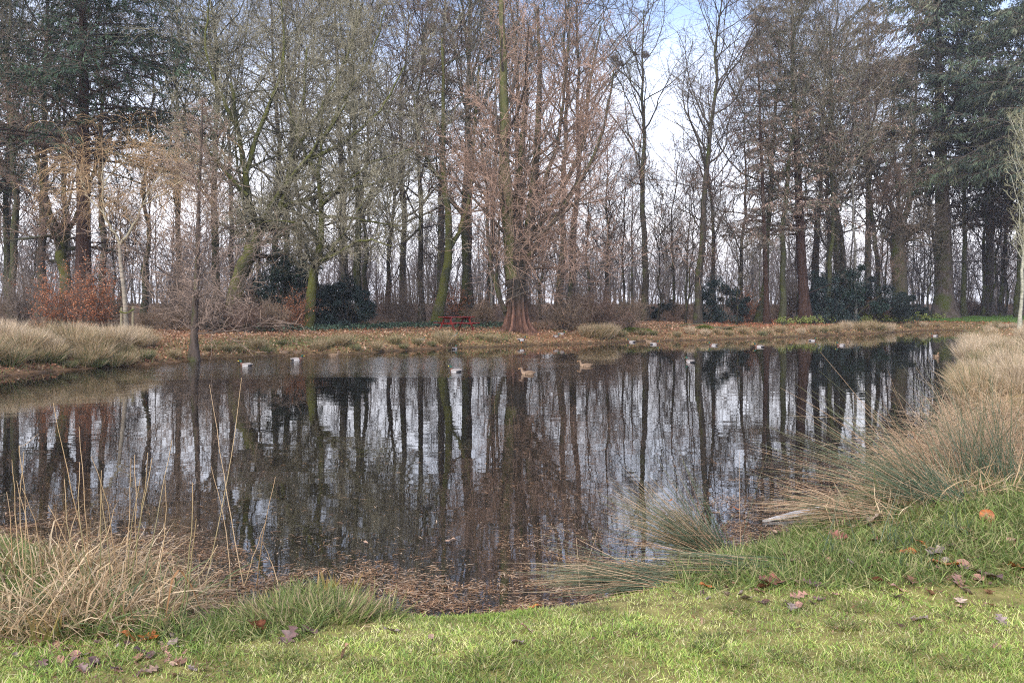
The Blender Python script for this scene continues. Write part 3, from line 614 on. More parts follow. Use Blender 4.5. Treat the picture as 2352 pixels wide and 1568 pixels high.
# ------------------------------------------------------------------ shrubs and undergrowth of the far bank
def bare_shrub(n=16, h=2.4, spread=.55, twig=TW_RED, leaves=0, leafcol=((.32, .12, .05),)):
    P, Rr = grow(rs.randn(n, 3)*[.18, .18, 0], np.stack([rs.randn(n)*spread, rs.randn(n)*spread, np.ones(n)], 1), h*(.6+.6*rs.rand(n)), .018+.012*rs.rand(n), np.full(n, .006), 7, .12, .03)
    L2 = kids(P, Rr, 9, .15, 1, .75, .25, -.42, .3, .6, 4, .14, .02, .008, .005); L3 = kids(*L2, 6, .1, 1, .75, .3, -.42, .3, .7, 3, .16, .0, .0055, .004); L4 = kids(*L3, 4, .1, 1, .75, .3, -.5, .3, .7, 2, .16, 0, .0045, .0035)
    b = MB(); tubes(b, P, Rr, 4, np.tile([.09, .07, .055], (n, 1)))
    for Lk in (L2, L3, L4): tubes(b, *Lk, 3, np.array(twig)*(1+.2*rs.randn(len(Lk[0]), 1)).clip(.4, 1.6))
    out = [b.mesh('branches', M_twig)]
    if leaves:
        q = L3[0].reshape(-1, 3); q = q[rs.choice(len(q), leaves)] + rs.randn(leaves, 3)*.05
        c = MB(); cards(c, q, rs.randn(leaves, 3)*[1, 1, .4]+[0, 0, -.3], rs.randn(leaves, 3)*[1, 1, .3], .085*(.7+.6*rs.rand(leaves)), .055, pick(leafcol, leaves, .2)); out.append(c.mesh('foliage', M_leaf))
    return out
sh = [bare_shrub(16, 2.0, .7, (.19, .125, .09)), bare_shrub(14, 2.6, .5, (.20, .155, .12)), bare_shrub(18, 1.5, .9, (.23, .165, .11))]
slab = ['reddish bare shrub in the undergrowth behind the far bank', 'taller grey-brown bare shrub in the undergrowth behind the far bank', 'low straggling tan shrub at the foot of the wood']
for rown, (da, db, n, smin) in enumerate(((3.5, 6, 16, .3), (7, 13, 26, .45), (15, 26, 34, .75))):
    for j in range(n):
        Xp = -40 + 2450*(j+rs.rand())/n
        # shore distance at that bearing
        Ds = np.interp(Xp, [-100, 0, 340, 560, 800, 1000, 1200, 1430, 1700, 2000, 2200, 2400], [24, 24.4, 28.5, 33, 34.7, 39, 42.6, 46, 50.7, 60, 69, 72])
        if rown == 0 and (Xp > 1450 or 960 < Xp < 1240 or 560 < Xp < 900): continue
        D = Ds + 4 + da + (db-da)*rs.rand() + (2 if Xp < 1000 else 0)
        if Xp < 330: D = max(D, 39+3*rs.rand())
        x = (Xp-CX)*D/F; kk = rs.randint(3)
        t = thing('bare_shrub', slab[kk], 'shrub', (x, D, gz(x, D)-.05), rs.rand()*6.3, 'bare shrubs under the trees', smin+.5*rs.rand())
        obj('branches', sh[kk][0], t)
# a wide skirt of brush below the buttressed tree and the leaning oak
for Xp, D, s, kk, lab in ((560, 40, .85, 0, 'reddish brush spreading at the foot of the leaning oak'), (620, 41, .9, 2, 'low tan brush between the leaning oak and the evergreens'), (490, 40, .9, 1, 'brown brush behind the slim waterside tree'), (1300, 47.5, 1.2, 2, 'tangled tan brush right of the fluted trunk'),
                          (1380, 48.5, 1.2, 0, 'reddish brush between the fluted trunk and the straight grey one'), (1440, 50, 1.1, 2, 'low brush on the bank under the sky gap'), (1110, 50, .9, 2, 'low brush between picnic table and fluted trunk'), (930, 49, .9, 1, 'brown brush left of the picnic table')):
    x = (Xp-CX)*D/F; t = thing('bare_shrub', lab, 'shrub', (x, D, gz(x, D)-.05), rs.rand()*6, None, s); obj('branches', sh[kk][0], t)
ORG = ((.50, .19, .075), (.42, .15, .065), (.54, .26, .13))
bs = bare_shrub(9, 2.6, .55, (.15, .11, .085), 3600, ORG)
for Xp, D, s, lab in ((128, 36.5, .85, 'beech sapling with orange leaves, left one of the pair behind the tussocks'), (215, 36.0, .95, 'beech sapling with orange leaves beside the pale young tree'), (672, 41.5, .62, 'small orange-leaved beech sapling against the dark evergreens'),
                      (1052, 58, .8, 'orange-leaved sapling glimpsed behind the picnic table'), (1715, 62, .8, 'rusty-leaved sapling among the right-hand trunks'), (2020, 60, .6, 'low rusty-leaved sapling at the foot of the forked tree')):
    D, f_ = back(Xp, D, 9); s *= f_; x = (Xp-CX)*D/F; t = thing('beech_sapling', lab, 'sapling', (x, D, gz(x, D)-.05), rs.rand()*6, 'orange-leaved saplings', s)
    obj('branches', bs[0], t); obj('foliage', bs[1], t)

def evergreen(n=15000, rx=2.0, rz=3., cols=((.02, .045, .035), (.035, .065, .055), (.055, .09, .08), (.015, .03, .02)), size=.10):
    lob = 30; cth = rs.rand(lob)*6.28; cz = rs.rand(lob)**.8; rad = rx*np.sqrt(1-cz**2*.85)*.72
    cen = np.stack([np.cos(cth)*rad*(.7+.6*rs.rand(lob)), np.sin(cth)*rad, .25+cz*rz*(.55+.5*rs.rand(lob))], 1); i = rs.randint(lob, size=n); v = nrm(rs.randn(n, 3)); sl_ = rs.uniform(.35, 1.05, lob); sl_[:8] = .28; cen[:8, :2] *= 1.35; cen[:8, 2] *= 1.15; r = (.35+.65*rs.rand(n, 1)**.4)*sl_[i][:, None]*.85
    q = cen[i] + v*r*[rx*.42, rx*.42, rx*.30]; q = q[q[:, 2] > .02]; n = len(q)
    b = MB(); cards(b, q, rs.randn(n, 3)+[0, 0, -.4], rs.randn(n, 3)*[1, 1, .4], size*(.7+.7*rs.rand(n)), size*.5, pick(cols, n, .2))
    s = MB(); P, Rr = grow(np.zeros((14, 3)), rs.randn(14, 3)*[.6, .6, 0]+[0, 0, 1], np.full(14, rz*.85), np.full(14, .04), np.full(14, .01), 6, .1, .02); tubes(s, P, Rr, 5, np.tile([.06, .05, .04], (14, 1)))
    return s.mesh('stems', M_bark), b.mesh('foliage', M_gloss)
ev = [evergreen(cols=((.008, .022, .014), (.014, .032, .022), (.022, .042, .03))), evergreen(14000, 1.8, 2.6, ((.010, .022, .019), (.018, .034, .03), (.04, .065, .058))), evergreen(16000, 2.4, 2.2, ((.012, .022, .017), (.02, .032, .028)))]
for Xp, D, k_, s, lab in ((655, 50, 0, 1.45, 'tall dark evergreen bush behind the two oaks'), (752, 47, 2, 1.05, 'blue-green evergreen bush between the low-forked oak and the pond path'), (800, 45.5, 1, .95, 'rounded glossy evergreen bush at the right end of the evergreen group'), (600, 54, 1, 1.0, 'dark evergreen bush left of the evergreen group'),
                          (505, 42, 2, .42, 'low evergreen bush behind the slim waterside tree'), (1950, 61, 0, 1.35, 'dark evergreen bush behind the slim birch'), (1905, 62, 1, 1.25, 'dark evergreen bush left of the slim birch'), (2010, 62, 2, 1.2, 'dark evergreen bush right of the slim birch'),
                          (1660, 61, 1, 1.15, 'dark evergreen bush beside the tall mossy-based tree'), (1530, 64, 2, .6, 'small evergreen bush under the low forking tree'), (2095, 66, 2, .6, 'small evergreen bush behind the thick forked tree'), (1440, 64, 1, .55, 'small dark evergreen right of the reddish brush')):
    D, f_ = back(Xp, D, 8); s *= f_; x = (Xp-CX)*D/F; t = thing('evergreen_bush', lab, 'bush', (x, D, gz(x, D)-.05), rs.rand()*6, 'evergreen bushes', s)
    obj('stems', ev[k_][0], t); obj('foliage', ev[k_][1], t)
# yellow-green seedlings at the foot of the right-hand wood
ys = evergreen(420, .7, .5, ((.20, .24, .05), (.13, .18, .04), (.26, .27, .08)), .12)
for j, Xp in enumerate([1800, 1838, 1872, 1905, 1990, 2030, 2075, 2110, 2160, 2185]):
    D = back(Xp, 10, 5+rs.rand()*2)[0]; x = (Xp-CX)*D/F; t = thing('seedling_shrub', 'yellow-green leafy seedling at the foot of the right-hand wood', 'plant', (x, D, gz(x, D)-.03), rs.rand()*6, 'yellow-green seedlings', .7+.5*rs.rand()); obj('stems', ys[0], t); obj('foliage', ys[1], t)
# ivy on the leaning trunk's foot and the ivy carpet behind the bank
iv = MB(); n = 5000; Xp = 560+620*rs.rand(n); D = np.interp(Xp, [560, 800, 1000, 1180], [42, 45, 49.5, 50])+rs.randn(n)*1.2; x = (Xp-CX)*D/F; z = H(x, D)+.05+.22*rs.rand(n)
cards(iv, np.stack([x, D, z], 1), rs.randn(n, 3)+[0, 0, .2], rs.randn(n, 3), .11, .09, pick(((.045, .085, .05), (.08, .12, .07), (.03, .06, .04)), n, .2)); obj('ivy_ground_cover', (iv, M_gloss), kind='stuff', label='dark ivy carpet behind the leaf-strewn bank', category='ivy')

# ------------------------------------------------------------------ leaf litter and grass of the far bank
def shoreband(n, d0, d1, x0=-60, x1=2330, pw=1.):
    """random points on the far bank at a distance d0..d1 from the water"""
    out = []
    while sum(len(o) for o in out) < n:
        m = n*3; Xp = x0+(x1-x0)*rs.rand(m); D = 22+58*rs.rand(m); x = (Xp-CX)*D/F; d = sdist(x, D)
        k = (d > d0) & (d < d1) & (rs.rand(m) < (1-((d-d0)/(d1-d0)).clip(0, 1))**pw) & (D > 20); out.append(np.stack([x[k], D[k], d[k]], 1))
    return np.concatenate(out)[:n]
q = shoreband(52000, .15, 11, pw=.5); z = H(q[:, 0], q[:, 1], q[:, 2]); XX = q[:, 0]*F/q[:, 1]+CX
cl = pick(((.42, .21, .11), (.52, .31, .17), (.30, .13, .07), (.55, .38, .25), (.20, .10, .06)), len(q), .15); rd = ((XX > 1600) & (q[:, 2] > 2.5))[:, None]; cl = np.where(rd, cl*[1, .68, .62], cl)
lt = MB(); cards(lt, np.stack([q[:, 0], q[:, 1], z+.01+.03*rs.rand(len(q))], 1), rs.randn(len(q), 3)*[1, 1, .35], rs.randn(len(q), 3)*[1, 1, .35], .12*(.6+.7*rs.rand(len(q))), .075, cl)
obj('leaf_litter', (lt, M_leaf), kind='stuff', label='carpet of brown and orange fallen leaves on the far bank', category='fallen leaves')
q = shoreband(70000, .05, 7, pw=.8); XX = q[:, 0]*F/q[:, 1]+CX
wgt = np.exp(-((XX-700)/230)**2)*np.exp(-((q[:, 2]-1.8)/1.2)**2) + np.exp(-((XX-1110)/80)**2)*np.exp(-((q[:, 2]-1.2)/.9)**2) + .10 + .45*np.exp(-q[:, 2]/.5)*(.5+.5*vnoise(q[:, 0], q[:, 1], .9, 5)) + .5*(XX > 1380)*np.exp(-q[:, 2]/2)
q = q[rs.rand(len(q)) < wgt]; z = H(q[:, 0], q[:, 1], q[:, 2]); n = len(q); gr = MB()
blades(gr, np.stack([q[:, 0], q[:, 1], z], 1), rs.randn(n, 3)*[.5, .5, 0]+[0, 0, 1], .10+.16*rs.rand(n), np.full(n, .014), 3, -.12, pick(((.14, .17, .05), (.20, .21, .08), (.34, .27, .14), (.10, .12, .04)), n, .15)); 
q = shoreband(60000, 3.5, 16, 1990, 2420, pw=.3); z = H(q[:, 0], q[:, 1], q[:, 2]); n = len(q)
blades(gr, np.stack([q[:, 0], q[:, 1], z], 1), rs.randn(n, 3)*[.5, .5, 0]+[0, 0, 1], .12+.12*rs.rand(n), np.full(n, .02), 2, -.1, pick(((.10, .19, .035), (.13, .22, .05)), n, .15))
obj('bank_grass', (gr, M_grass), kind='stuff', label='thin grass on the far bank between the leaves', category='grass')

# ------------------------------------------------------------------ tussocks
STRAW = ((.46, .33, .18), (.38, .27, .14), (.55, .42, .26), (.30, .21, .11)); GREEN = ((.10, .14, .045), (.14, .17, .06), (.07, .10, .035)); RUSHG = ((.07, .12, .065), (.10, .15, .085), (.05, .085, .045))
def tussock(n=900, h=.9, green=.25, spread=.45, wide=.010, droop=-.10, rad=.22, strawpal=STRAW):
    b = MB(); a = rs.rand(n)*6.28; r = rad*np.sqrt(rs.rand(n)); P0 = np.stack([np.cos(a)*r, np.sin(a)*r, np.zeros(n)-.03], 1)
    d = np.stack([np.cos(a)*spread*(.3+r/rad), np.sin(a)*spread*(.3+r/rad), np.ones(n)], 1)+rs.randn(n, 3)*.16
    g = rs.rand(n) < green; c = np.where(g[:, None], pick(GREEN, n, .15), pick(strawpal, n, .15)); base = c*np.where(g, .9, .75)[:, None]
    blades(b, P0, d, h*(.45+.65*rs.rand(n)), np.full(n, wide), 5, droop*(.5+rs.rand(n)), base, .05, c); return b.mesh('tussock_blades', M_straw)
ts = [tussock(1100, .95, .15), tussock(1000, .75, .4), tussock(800, .55, .7, .55), tussock(1300, 1.0, .05, .35, strawpal=((.55, .43, .28), (.48, .36, .22), (.60, .48, .33)))]
tl = ['straw-coloured grass tussock', 'half-green grass tussock', 'low green grass tussock', 'pale dry grass tussock']
def tus(k_, x, y, s, lab, grp, sz=None):
    o = obj('grass_tussock', ts[k_], None, (x, y, max(gz(x, y), -.02)), label=lab, category='tussock', group=grp); o.rotation_euler = (0, 0, rs.rand()*6.3); o.scale = (s, s, sz or s); return o
# the tall stand at the left
for j in range(46):
    Xp = -60+410*((j*.618) % 1); dd = rs.rand()**1.3*4.5; D = np.interp(Xp, [-60, 0, 190, 340], [24.2, 24.6, 26.9, 28.6])+.15+dd; x = (Xp-CX)*D/F
    if gz(x, D) < -.05: continue
    kk = [0, 1, 3, 0, 3][rs.randint(5)] if dd > .8 else [1, 2, 0, 1][rs.randint(4)]
    tus(kk, x, D, (.72+.40*rs.rand())*(1 if Xp < 280 else .7), tl[kk]+' in the tall stand left of the staked young tree', 'tussocks in the stand at the left')
for j in range(20):
    Xp = -60+410*(j+rs.rand())/20; D = np.interp(Xp, [-60, 0, 190, 340], [24.2, 24.6, 26.9, 28.6])+.05+.5*rs.rand(); x = (Xp-CX)*D/F
    tus([1, 2, 0][j % 3], x, D, .5+.3*rs.rand(), tl[[1, 2, 0][j % 3]]+' hanging over the water edge below the left-hand stand', 'tussocks at the foot of the left-hand stand')
# along the far bank
fb = [(395, 0, .4), (470, 1, .35), (520, 1, .45), (548, 1, .5), (585, 0, .55), (612, 2, .55), (640, 2, .5), (735, 0, .55), (748, 1, .55), (785, 0, .6), (792, 1, .6), (826, 2, .5), (868, 0, .5), (905, 1, .6), (930, 2, .5), (962, 1, .55), (988, 2, .5), (1012, 1, .95), (1020, 0, .7),
      (1060, 2, .4), (1100, 1, .4), (1128, 1, .5), (1140, 0, .45), (1165, 2, .35), (1340, 3, .6), (1355, 0, .85), (1372, 0, .9), (1390, 0, .95), (1405, 3, .8), (1425, 1, .6), (1475, 1, .6), (1500, 2, .6), (1556, 1, .5), (1585, 3, .5), (1612, 3, .45), (1650, 0, .45), (1680, 1, .55),
      (1710, 0, .55), (1735, 2, .6), (1770, 0, .45), (1800, 0, .6), (1835, 3, .45), (1862, 0, .6), (1890, 1, .7), (1920, 0, .7), (1945, 3, .7), (1972, 0, .85), (2000, 0, .85), (2020, 1, .8), (2045, 3, .7), (2085, 1, .6), (2110, 3, .5), (2150, 0, .5)]
for Xp, kk, s in fb:
    Xp += rs.randn()*5; Ds = None
    for D in np.arange(26, 76, .2):
        x = (Xp-CX)*D/F
        if sdist(np.array([x]), np.array([D]))[0] > .12: Ds = D; break
    D = Ds+rs.rand()*1.0; x = (Xp-CX)*D/F; pl = 'left of the evergreens' if Xp < 700 else 'between the evergreens and the table' if Xp < 1000 else 'near the fluted tree' if Xp < 1450 else 'on the right-hand far shore'
    tus(kk, x, D, s*1.1, tl[kk]+' at the far water edge '+pl, 'tussocks along the far bank')
# tall dry grass on the right bank
for j in range(64):
    u = (j+rs.rand())/64; D = 15+49*u**1.5; xb = np.interp(D, [7, 10, 13, 17, 24, 33, 44, 58, 69], [4.3, 6.1, 7.0, 8.6, 12.6, 17.3, 23, 32, 38]) + .3+rs.rand()**1.2*D*.085
    kk = [3, 0, 3, 1][rs.randint(4)]
    tus(kk, xb, D, (.50+.38*rs.rand())*(1 if D < 35 else .7), tl[kk]+' on the right bank below the pale birch', 'tall dry grass on the right bank')

# ------------------------------------------------------------------ foreground: lawn
def nearpts(n, lo=3.2, hi=9., dmin=.02):
    out = []; c = 0
    while c < n:
        m = n; D = lo+(hi-lo)*rs.rand(m)**1.5; x = (-.66+1.32*rs.rand(m))*D; d = sdist(x, D); k = (d > dmin) & (D < 11); o = np.stack([x[k], D[k], d[k]], 1); out.append(o); c += len(o)
    return np.concatenate(out)[:n]
q = nearpts(210000, 3.15, 8.5); z = H(q[:, 0], q[:, 1], q[:, 2]); n = len(q)
XX = q[:, 0]*F/q[:, 1]+CX; nz = vnoise(q[:, 0], q[:, 1], 2.2, 3)*.5+vnoise(q[:, 0], q[:, 1], 6.5, 8)*.4
lw = np.array([(.43, .47, .12), (.32, .44, .09), (.56, .56, .22), (.18, .29, .06), (.58, .51, .28)]); pr_ = np.stack([.28+0*nz, .30+.3*nz, .22-.2*nz, .12+.2*nz, .10-.1*nz], 1).clip(.01, 1); pr_ /= pr_.sum(1, keepdims=True)
ci = (rs.rand(n, 1) > np.cumsum(pr_, 1)).sum(1).clip(0, 4); c = lw[ci]*(1+.18*rs.randn(n, 1)).clip(.4, 1.6)
rich = (((q[:, 0] > 1.0) & (q[:, 1] > 4.75-.0*q[:, 0])) | ((q[:, 0] < -.95) & (q[:, 1] > 4.05)))
rich &= (rs.rand(n) < (.35+.65*((q[:, 1]-4.75)*3*(q[:, 0] > 0)+(q[:, 1]-4.05)*3*(q[:, 0] < 0)).clip(0, 1)))
edge = ((q[:, 1]-3.95-.10*q[:, 0]-.25*(q[:, 0] > 1.2)) > 0)
L = np.where(rich, .035+.11*rs.rand(n)**1.6, .014+.024*rs.rand(n)+.03*(rs.rand(n) > .97)); L = L*(1+.5*nz+.3*vnoise(q[:, 0], q[:, 1], 14, 2)).clip(.35, 2.2)
c = c*(1+.22*vnoise(q[:, 0], q[:, 1], 3.3, 11)+.18*vnoise(q[:, 0], q[:, 1], 11, 5))[:, None].clip(.3, 2)*(1-np.clip(vnoise(q[:, 0], q[:, 1], 1.9, 7)-.55, 0, .45)[:, None]*np.array([.5, .2, 1.]))
gc = pick(((.15, .22, .045), (.22, .29, .07), (.10, .15, .035), (.40, .36, .16), (.26, .27, .09)), n, .18); c = np.where(rich[:, None], gc, c)
bare = (vnoise(q[:, 0], q[:, 1], 2.7, 13) > .42) & ~rich & (rs.rand(n) < .6); L = np.where(bare, L*.35, L); c = np.where(bare[:, None], c*[.9, .72, .8], c)
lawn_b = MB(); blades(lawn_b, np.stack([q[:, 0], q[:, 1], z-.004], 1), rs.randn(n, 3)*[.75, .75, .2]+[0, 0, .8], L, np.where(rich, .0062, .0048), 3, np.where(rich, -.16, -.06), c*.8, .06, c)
fr = MB(); nf = 2600; XF = np.where(rs.rand(nf) < .35, rs.rand(nf)*560-20, 1350+1000*rs.rand(nf)); DF = np.where(XF < 700, 3.6+.9*rs.rand(nf), 4.1+1.9*rs.rand(nf)**1.3); xf = (XF-CX)*DF/F; dF = sdist(xf, DF); k_ = dF > .1; xf, DF = xf[k_], DF[k_]; nf = len(xf)
cards(fr, np.stack([xf, DF, H(xf, DF)+.008+.02*rs.rand(nf)], 1), rs.randn(nf, 3)*[1, 1, .3], rs.randn(nf, 3)*[1, 1, .3], .008+.03*rs.rand(nf)**3, .004+.014*rs.rand(nf)**3, pick(((.22, .12, .06), (.30, .19, .11), (.12, .07, .045)), nf, .2))
obj('leaf_fragments', (fr, M_leaf), kind='stuff', label='broken bits of brown leaf scattered in the near grass', category='leaf litter')
obj('lawn_grass', (lawn_b, M_grass), kind='stuff', label='short mossy lawn and lush bank grass in the foreground', category='grass')

# leaves: three outlines
def leafmesh(kind, L=1.):
    T = np.linspace(0, 1, 25); 
    if kind == 'oak': wdt = .34*np.sin(T*pi)**.7*(.72+.38*np.cos(T*2*pi*4.2+2.8))
    elif kind == 'oval': wdt = .32*np.sin(T**.85*pi)**.8*(1+.05*np.cos(T*80))
    else: wdt = .46*np.sin(T**.7*pi)**.6*(.62+.48*np.abs(np.cos(T*2*pi*1.6+.5)))
    u = np.array([-1, -.5, 0, .5, 1]); V = np.zeros((25, 5, 3)); V[:, :, 0] = T[:, None]-.5; V[:, :, 1] = u[None]*np.maximum(wdt, .008)[:, None]
    V[:, :, 2] = .16*np.abs(u[None])**1.5*wdt[:, None]*2*(1+.5*np.sin(T*9))[:, None] + .10*np.cos(T*pi*1.3)[:, None] + rs.randn(25, 5)*.006
    i = np.arange(24)[:, None]*5+np.arange(4)[None]; Q = np.stack([i, i+1, i+6, i+5], -1)
    cc = np.ones((25, 5, 1))*(1+.10*rs.randn(25, 5, 1)); cc[:, 2] *= .72; cc[:, [0, 4]] *= .88
    b = MB(); b.add(V, Q, None, np.repeat(cc, 3, -1).reshape(-1, 3)); s = np.array([[-.5, 0, .10], [-.6, .01, .09], [-.72, .04, .11]]); tubes(b, s[None], np.array([[.012, .009, .008]]), 4, np.array([(.7, .6, .5)]))
    return b.mesh(kind+'_leaf', M_fleaf)
M_fleaf, t, b_ = new_mat('fallen_leaf'); l = t.links
oi = t.nodes.new('ShaderNodeObjectInfo'); at = t.nodes.new('ShaderNodeAttribute'); at.attribute_name = 'Col'; mm = t.nodes.new('ShaderNodeMixRGB'); mm.blend_type = 'MULTIPLY'; mm.inputs[0].default_value = 1; l.new(oi.outputs['Color'], mm.inputs[1]); l.new(at.outputs['Color'], mm.inputs[2])
tcn = t.nodes.new('ShaderNodeTexCoord'); nn = t.nodes.new('ShaderNodeTexNoise'); nn.inputs['Scale'].default_value = 7; nn.inputs['Detail'].default_value = 5; l.new(tcn.outputs['Object'], nn.inputs[0]); rr = t.nodes.new('ShaderNodeMapRange'); rr.inputs[1].default_value = .35; rr.inputs[2].default_value = .65; rr.inputs[3].default_value = .6; rr.inputs[4].default_value = 1.25; l.new(nn.outputs[0], rr.inputs[0])
vv = t.nodes.new('ShaderNodeVectorMath'); vv.operation = 'SCALE'; l.new(mm.outputs[0], vv.inputs[0]); l.new(rr.outputs[0], vv.inputs['Scale']); l.new(vv.outputs[0], b_.inputs['Base Color']); b_.inputs['Roughness'].default_value = .45
LM = {k_: leafmesh(k_) for k_ in ('oak', 'oval', 'broad')}
LC = {'red': (.23, .085, .05), 'orange': (.42, .13, .025), 'tan': (.42, .27, .17), 'pink': (.38, .205, .135), 'purple': (.14, .075, .06), 'grey': (.27, .20, .16), 'pale': (.46, .33, .23), 'brown': (.20, .10, .05)}
def leaf(X_, Y_, size, c, kind, lab, tilt=.25, zoff=.004, z=None, grp='fallen leaves on the near grass'):
    D = 5.
    for _ in range(30):
        x = (X_-CX)*D/F; zz = (gz(x, D) if z is None else z); zz = max(zz, 0.004)+zoff; D = .5*D + .5*(ZC-zz)*F/(Y_-HY)
    x = (X_-CX)*D/F; s = size*D/F*.98
    o = obj('fallen_leaf', LM[kind], None, (x, D, zz+.012*s/.1), label=lab, category='leaf', group=grp); o.scale = (s, s, s); o.rotation_euler = (rs.randn()*tilt, rs.randn()*tilt, rs.rand()*6.28); cc = LC[c]; j = 1+.12*rs.randn(); o.color = (cc[0]*j, cc[1]*j, cc[2]*j, 1); return o
named = [(788, 1508, 58, 'pink', 'oval', 'pinkish tan leaf lying alone at the bottom of the lawn, left of centre'), (595, 1448, 60, 'red', 'broad', 'big dull red leaf under the grassy tuft at the water'), (662, 1470, 66, 'purple', 'oak', 'ragged purple-grey leaf below the grassy tuft'),
    (708, 1452, 52, 'purple', 'oval', 'plum-coloured oval leaf right of the ragged purple-grey one'), (902, 1452, 50, 'grey', 'oak', 'grey-brown lobed leaf just right of the grassy tuft on the lawn'), (1213, 1448, 44, 'pink', 'oak', 'curled brown leaf in the middle of the lawn edge'), (1188, 1477, 44, 'grey', 'oval', 'greyish leaf below the curled brown one mid-lawn'),
    (990, 1464, 24, 'tan', 'oval', 'small tan leaf near the lawn edge left of centre'), (345, 1543, 50, 'tan', 'oak', 'tan curled leaf at the bottom left of the lawn'), (1770, 1340, 62, 'red', 'broad', 'dark red crumpled leaf below the flattened rushes'), (1752, 1352, 50, 'red', 'oval', 'dull red leaf touching the crumpled dark red one'),
    (1832, 1342, 42, 'pale', 'oval', 'pale pinkish leaf right of the crumpled red leaves'), (1866, 1346, 52, 'purple', 'oak', 'dark purple pointed leaf below the flattened rushes'), (1625, 1350, 40, 'orange', 'oval', 'bright orange sliver of leaf left of the crumpled red ones'), (1924, 1236, 52, 'red', 'oak', 'reddish upright leaf in the long grass beside the pale board'),
    (2000, 1246, 46, 'brown', 'oval', 'brown leaf half sunk in the long grass right of the board'), (1992, 1208, 84, 'pale', 'oak', 'large pale tan leaf caught on the rushes above the grass'), (2082, 1160, 84, 'pale', 'oak', 'largest pale leaf lying on the bent rushes'), (2086, 1272, 46, 'orange', 'oval', 'glowing orange leaf standing in the bank grass'),
    (2220, 1224, 56, 'red', 'oval', 'round rust-red leaf high on the grassy bank'), (2128, 1262, 46, 'orange', 'oval', 'orange-brown leaf beside the grey spiky one on the bank'), (2150, 1272, 64, 'grey', 'oak', 'grey lobed leaf lying in the middle of the right bank'), (2170, 1303, 78, 'orange', 'oval', 'largest bright orange leaf on the right bank'),
    (2218, 1306, 56, 'pink', 'oval', 'pink-brown leaf just right of the largest orange leaf'), (2240, 1316, 46, 'purple', 'broad', 'purple leaf in the row right of the largest orange leaf'), (2276, 1328, 60, 'purple', 'oval', 'large plum leaf at the right end of the row'), (2202, 1341, 54, 'pink', 'oak', 'pinkish tan leaf below the row of purple leaves'),
    (2010, 1337, 44, 'red', 'oval', 'small round dark red leaf beside the thin dark stem'), (2094, 1338, 56, 'brown', 'oak', 'brown lobed leaf between the round red and the pinkish one'), (2268, 1196, 50, 'orange', 'oval', 'orange leaf near the top of the bank at the right'), (2322, 1250, 46, 'pink', 'oval', 'mauve leaf close to the right edge'),
    (2336, 1306, 50, 'orange', 'broad', 'orange-brown leaf at the right edge of the bank'), (2206, 1384, 44, 'pale', 'oak', 'pale cream leaf on the short lawn at the right'), (2110, 1425, 50, 'grey', 'oak', 'grey curled leaf on the lawn below the cream one'), (2137, 1364, 40, 'pink', 'oval', 'small pink leaf on the lawn left of the cream one'),
    (2060, 1375, 50, 'grey', 'oak', 'brownish grey leaf where bank grass meets lawn'), (1834, 1372, 46, 'pink', 'oak', 'flat pink-grey leaf on the lawn under the purple pointed one'), (1713, 1375, 38, 'grey', 'oval', 'small grey leaf on the lawn under the crumpled red ones'), (2290, 1486, 26, 'pink', 'oval', 'small pinkish leaf low on the lawn at the right'),
    (2302, 1430, 44, 'grey', 'oak', 'grey leaf on the lawn near the right edge'), (2275, 1128, 42, 'tan', 'oval', 'orange-tan leaf at the top of the bank under the rushes'), (1960, 1300, 40, 'grey', 'oak', 'faded leaf in the grass below the flattened rushes'), (1905, 1292, 40, 'pink', 'oval', 'faded pink leaf in the bank grass left of the faded grey'),
    (300, 1470, 52, 'orange', 'oval', 'dark orange leaf under the left-hand dry reeds'), (345, 1468, 48, 'orange', 'broad', 'orange-brown leaf next to the dark gap in the bank'), (238, 1464, 54, 'pink', 'oak', 'pink-brown curled leaf under the left-hand reeds'), (175, 1448, 66, 'red', 'broad', 'big dark maroon leaf in the hollow at the left'),
    (130, 1442, 56, 'purple', 'broad', 'purple leaf in the hollow left of the maroon one'), (95, 1478, 54, 'red', 'oak', 'dull red leaf left of the hollow'), (220, 1434, 40, 'pink', 'oval', 'rose-coloured leaf standing behind the maroon one'), (160, 1530, 40, 'purple', 'oval', 'dark leaf near the bottom left corner')]
for a in named: leaf(*a)
for j in range(120):
    if j % 2: X_, Y_ = 10+480*rs.rand(), 1445+110*rs.rand()**1.5
    else: X_, Y_ = 1560+790*rs.rand(), 1210+190*rs.rand()**.7
    c = ['grey', 'pink', 'tan', 'brown', 'purple'][rs.randint(5)]; side = 'left' if j % 2 else 'right'
    leaf(X_, Y_, 18+26*rs.rand()**1.5, c, ['oak', 'oval'][rs.randint(2)], f'small {dict(pink="pinkish", tan="tan", grey="grey", brown="brown", purple="purple")[c]} leaf among the scattered leaves on the {side} of the lawn')
for X_, Y_, s, c in ((1033, 1243, 26, 'tan'), (1400, 985, 14, 'tan'), (1150, 1156, 12, 'tan'), (1692, 1170, 18, 'orange'), (1780, 1222, 16, 'tan'), (1225, 1395, 26, 'orange'), (1120, 1392, 22, 'brown'), (840, 1246, 14, 'tan'), (1540, 1150, 14, 'orange'), (1430, 1290, 16, 'orange')):
    leaf(X_, Y_, s, c, 'oval', 'small leaf floating on the dark water', .03, .006, 0., 'leaves floating on the pond')

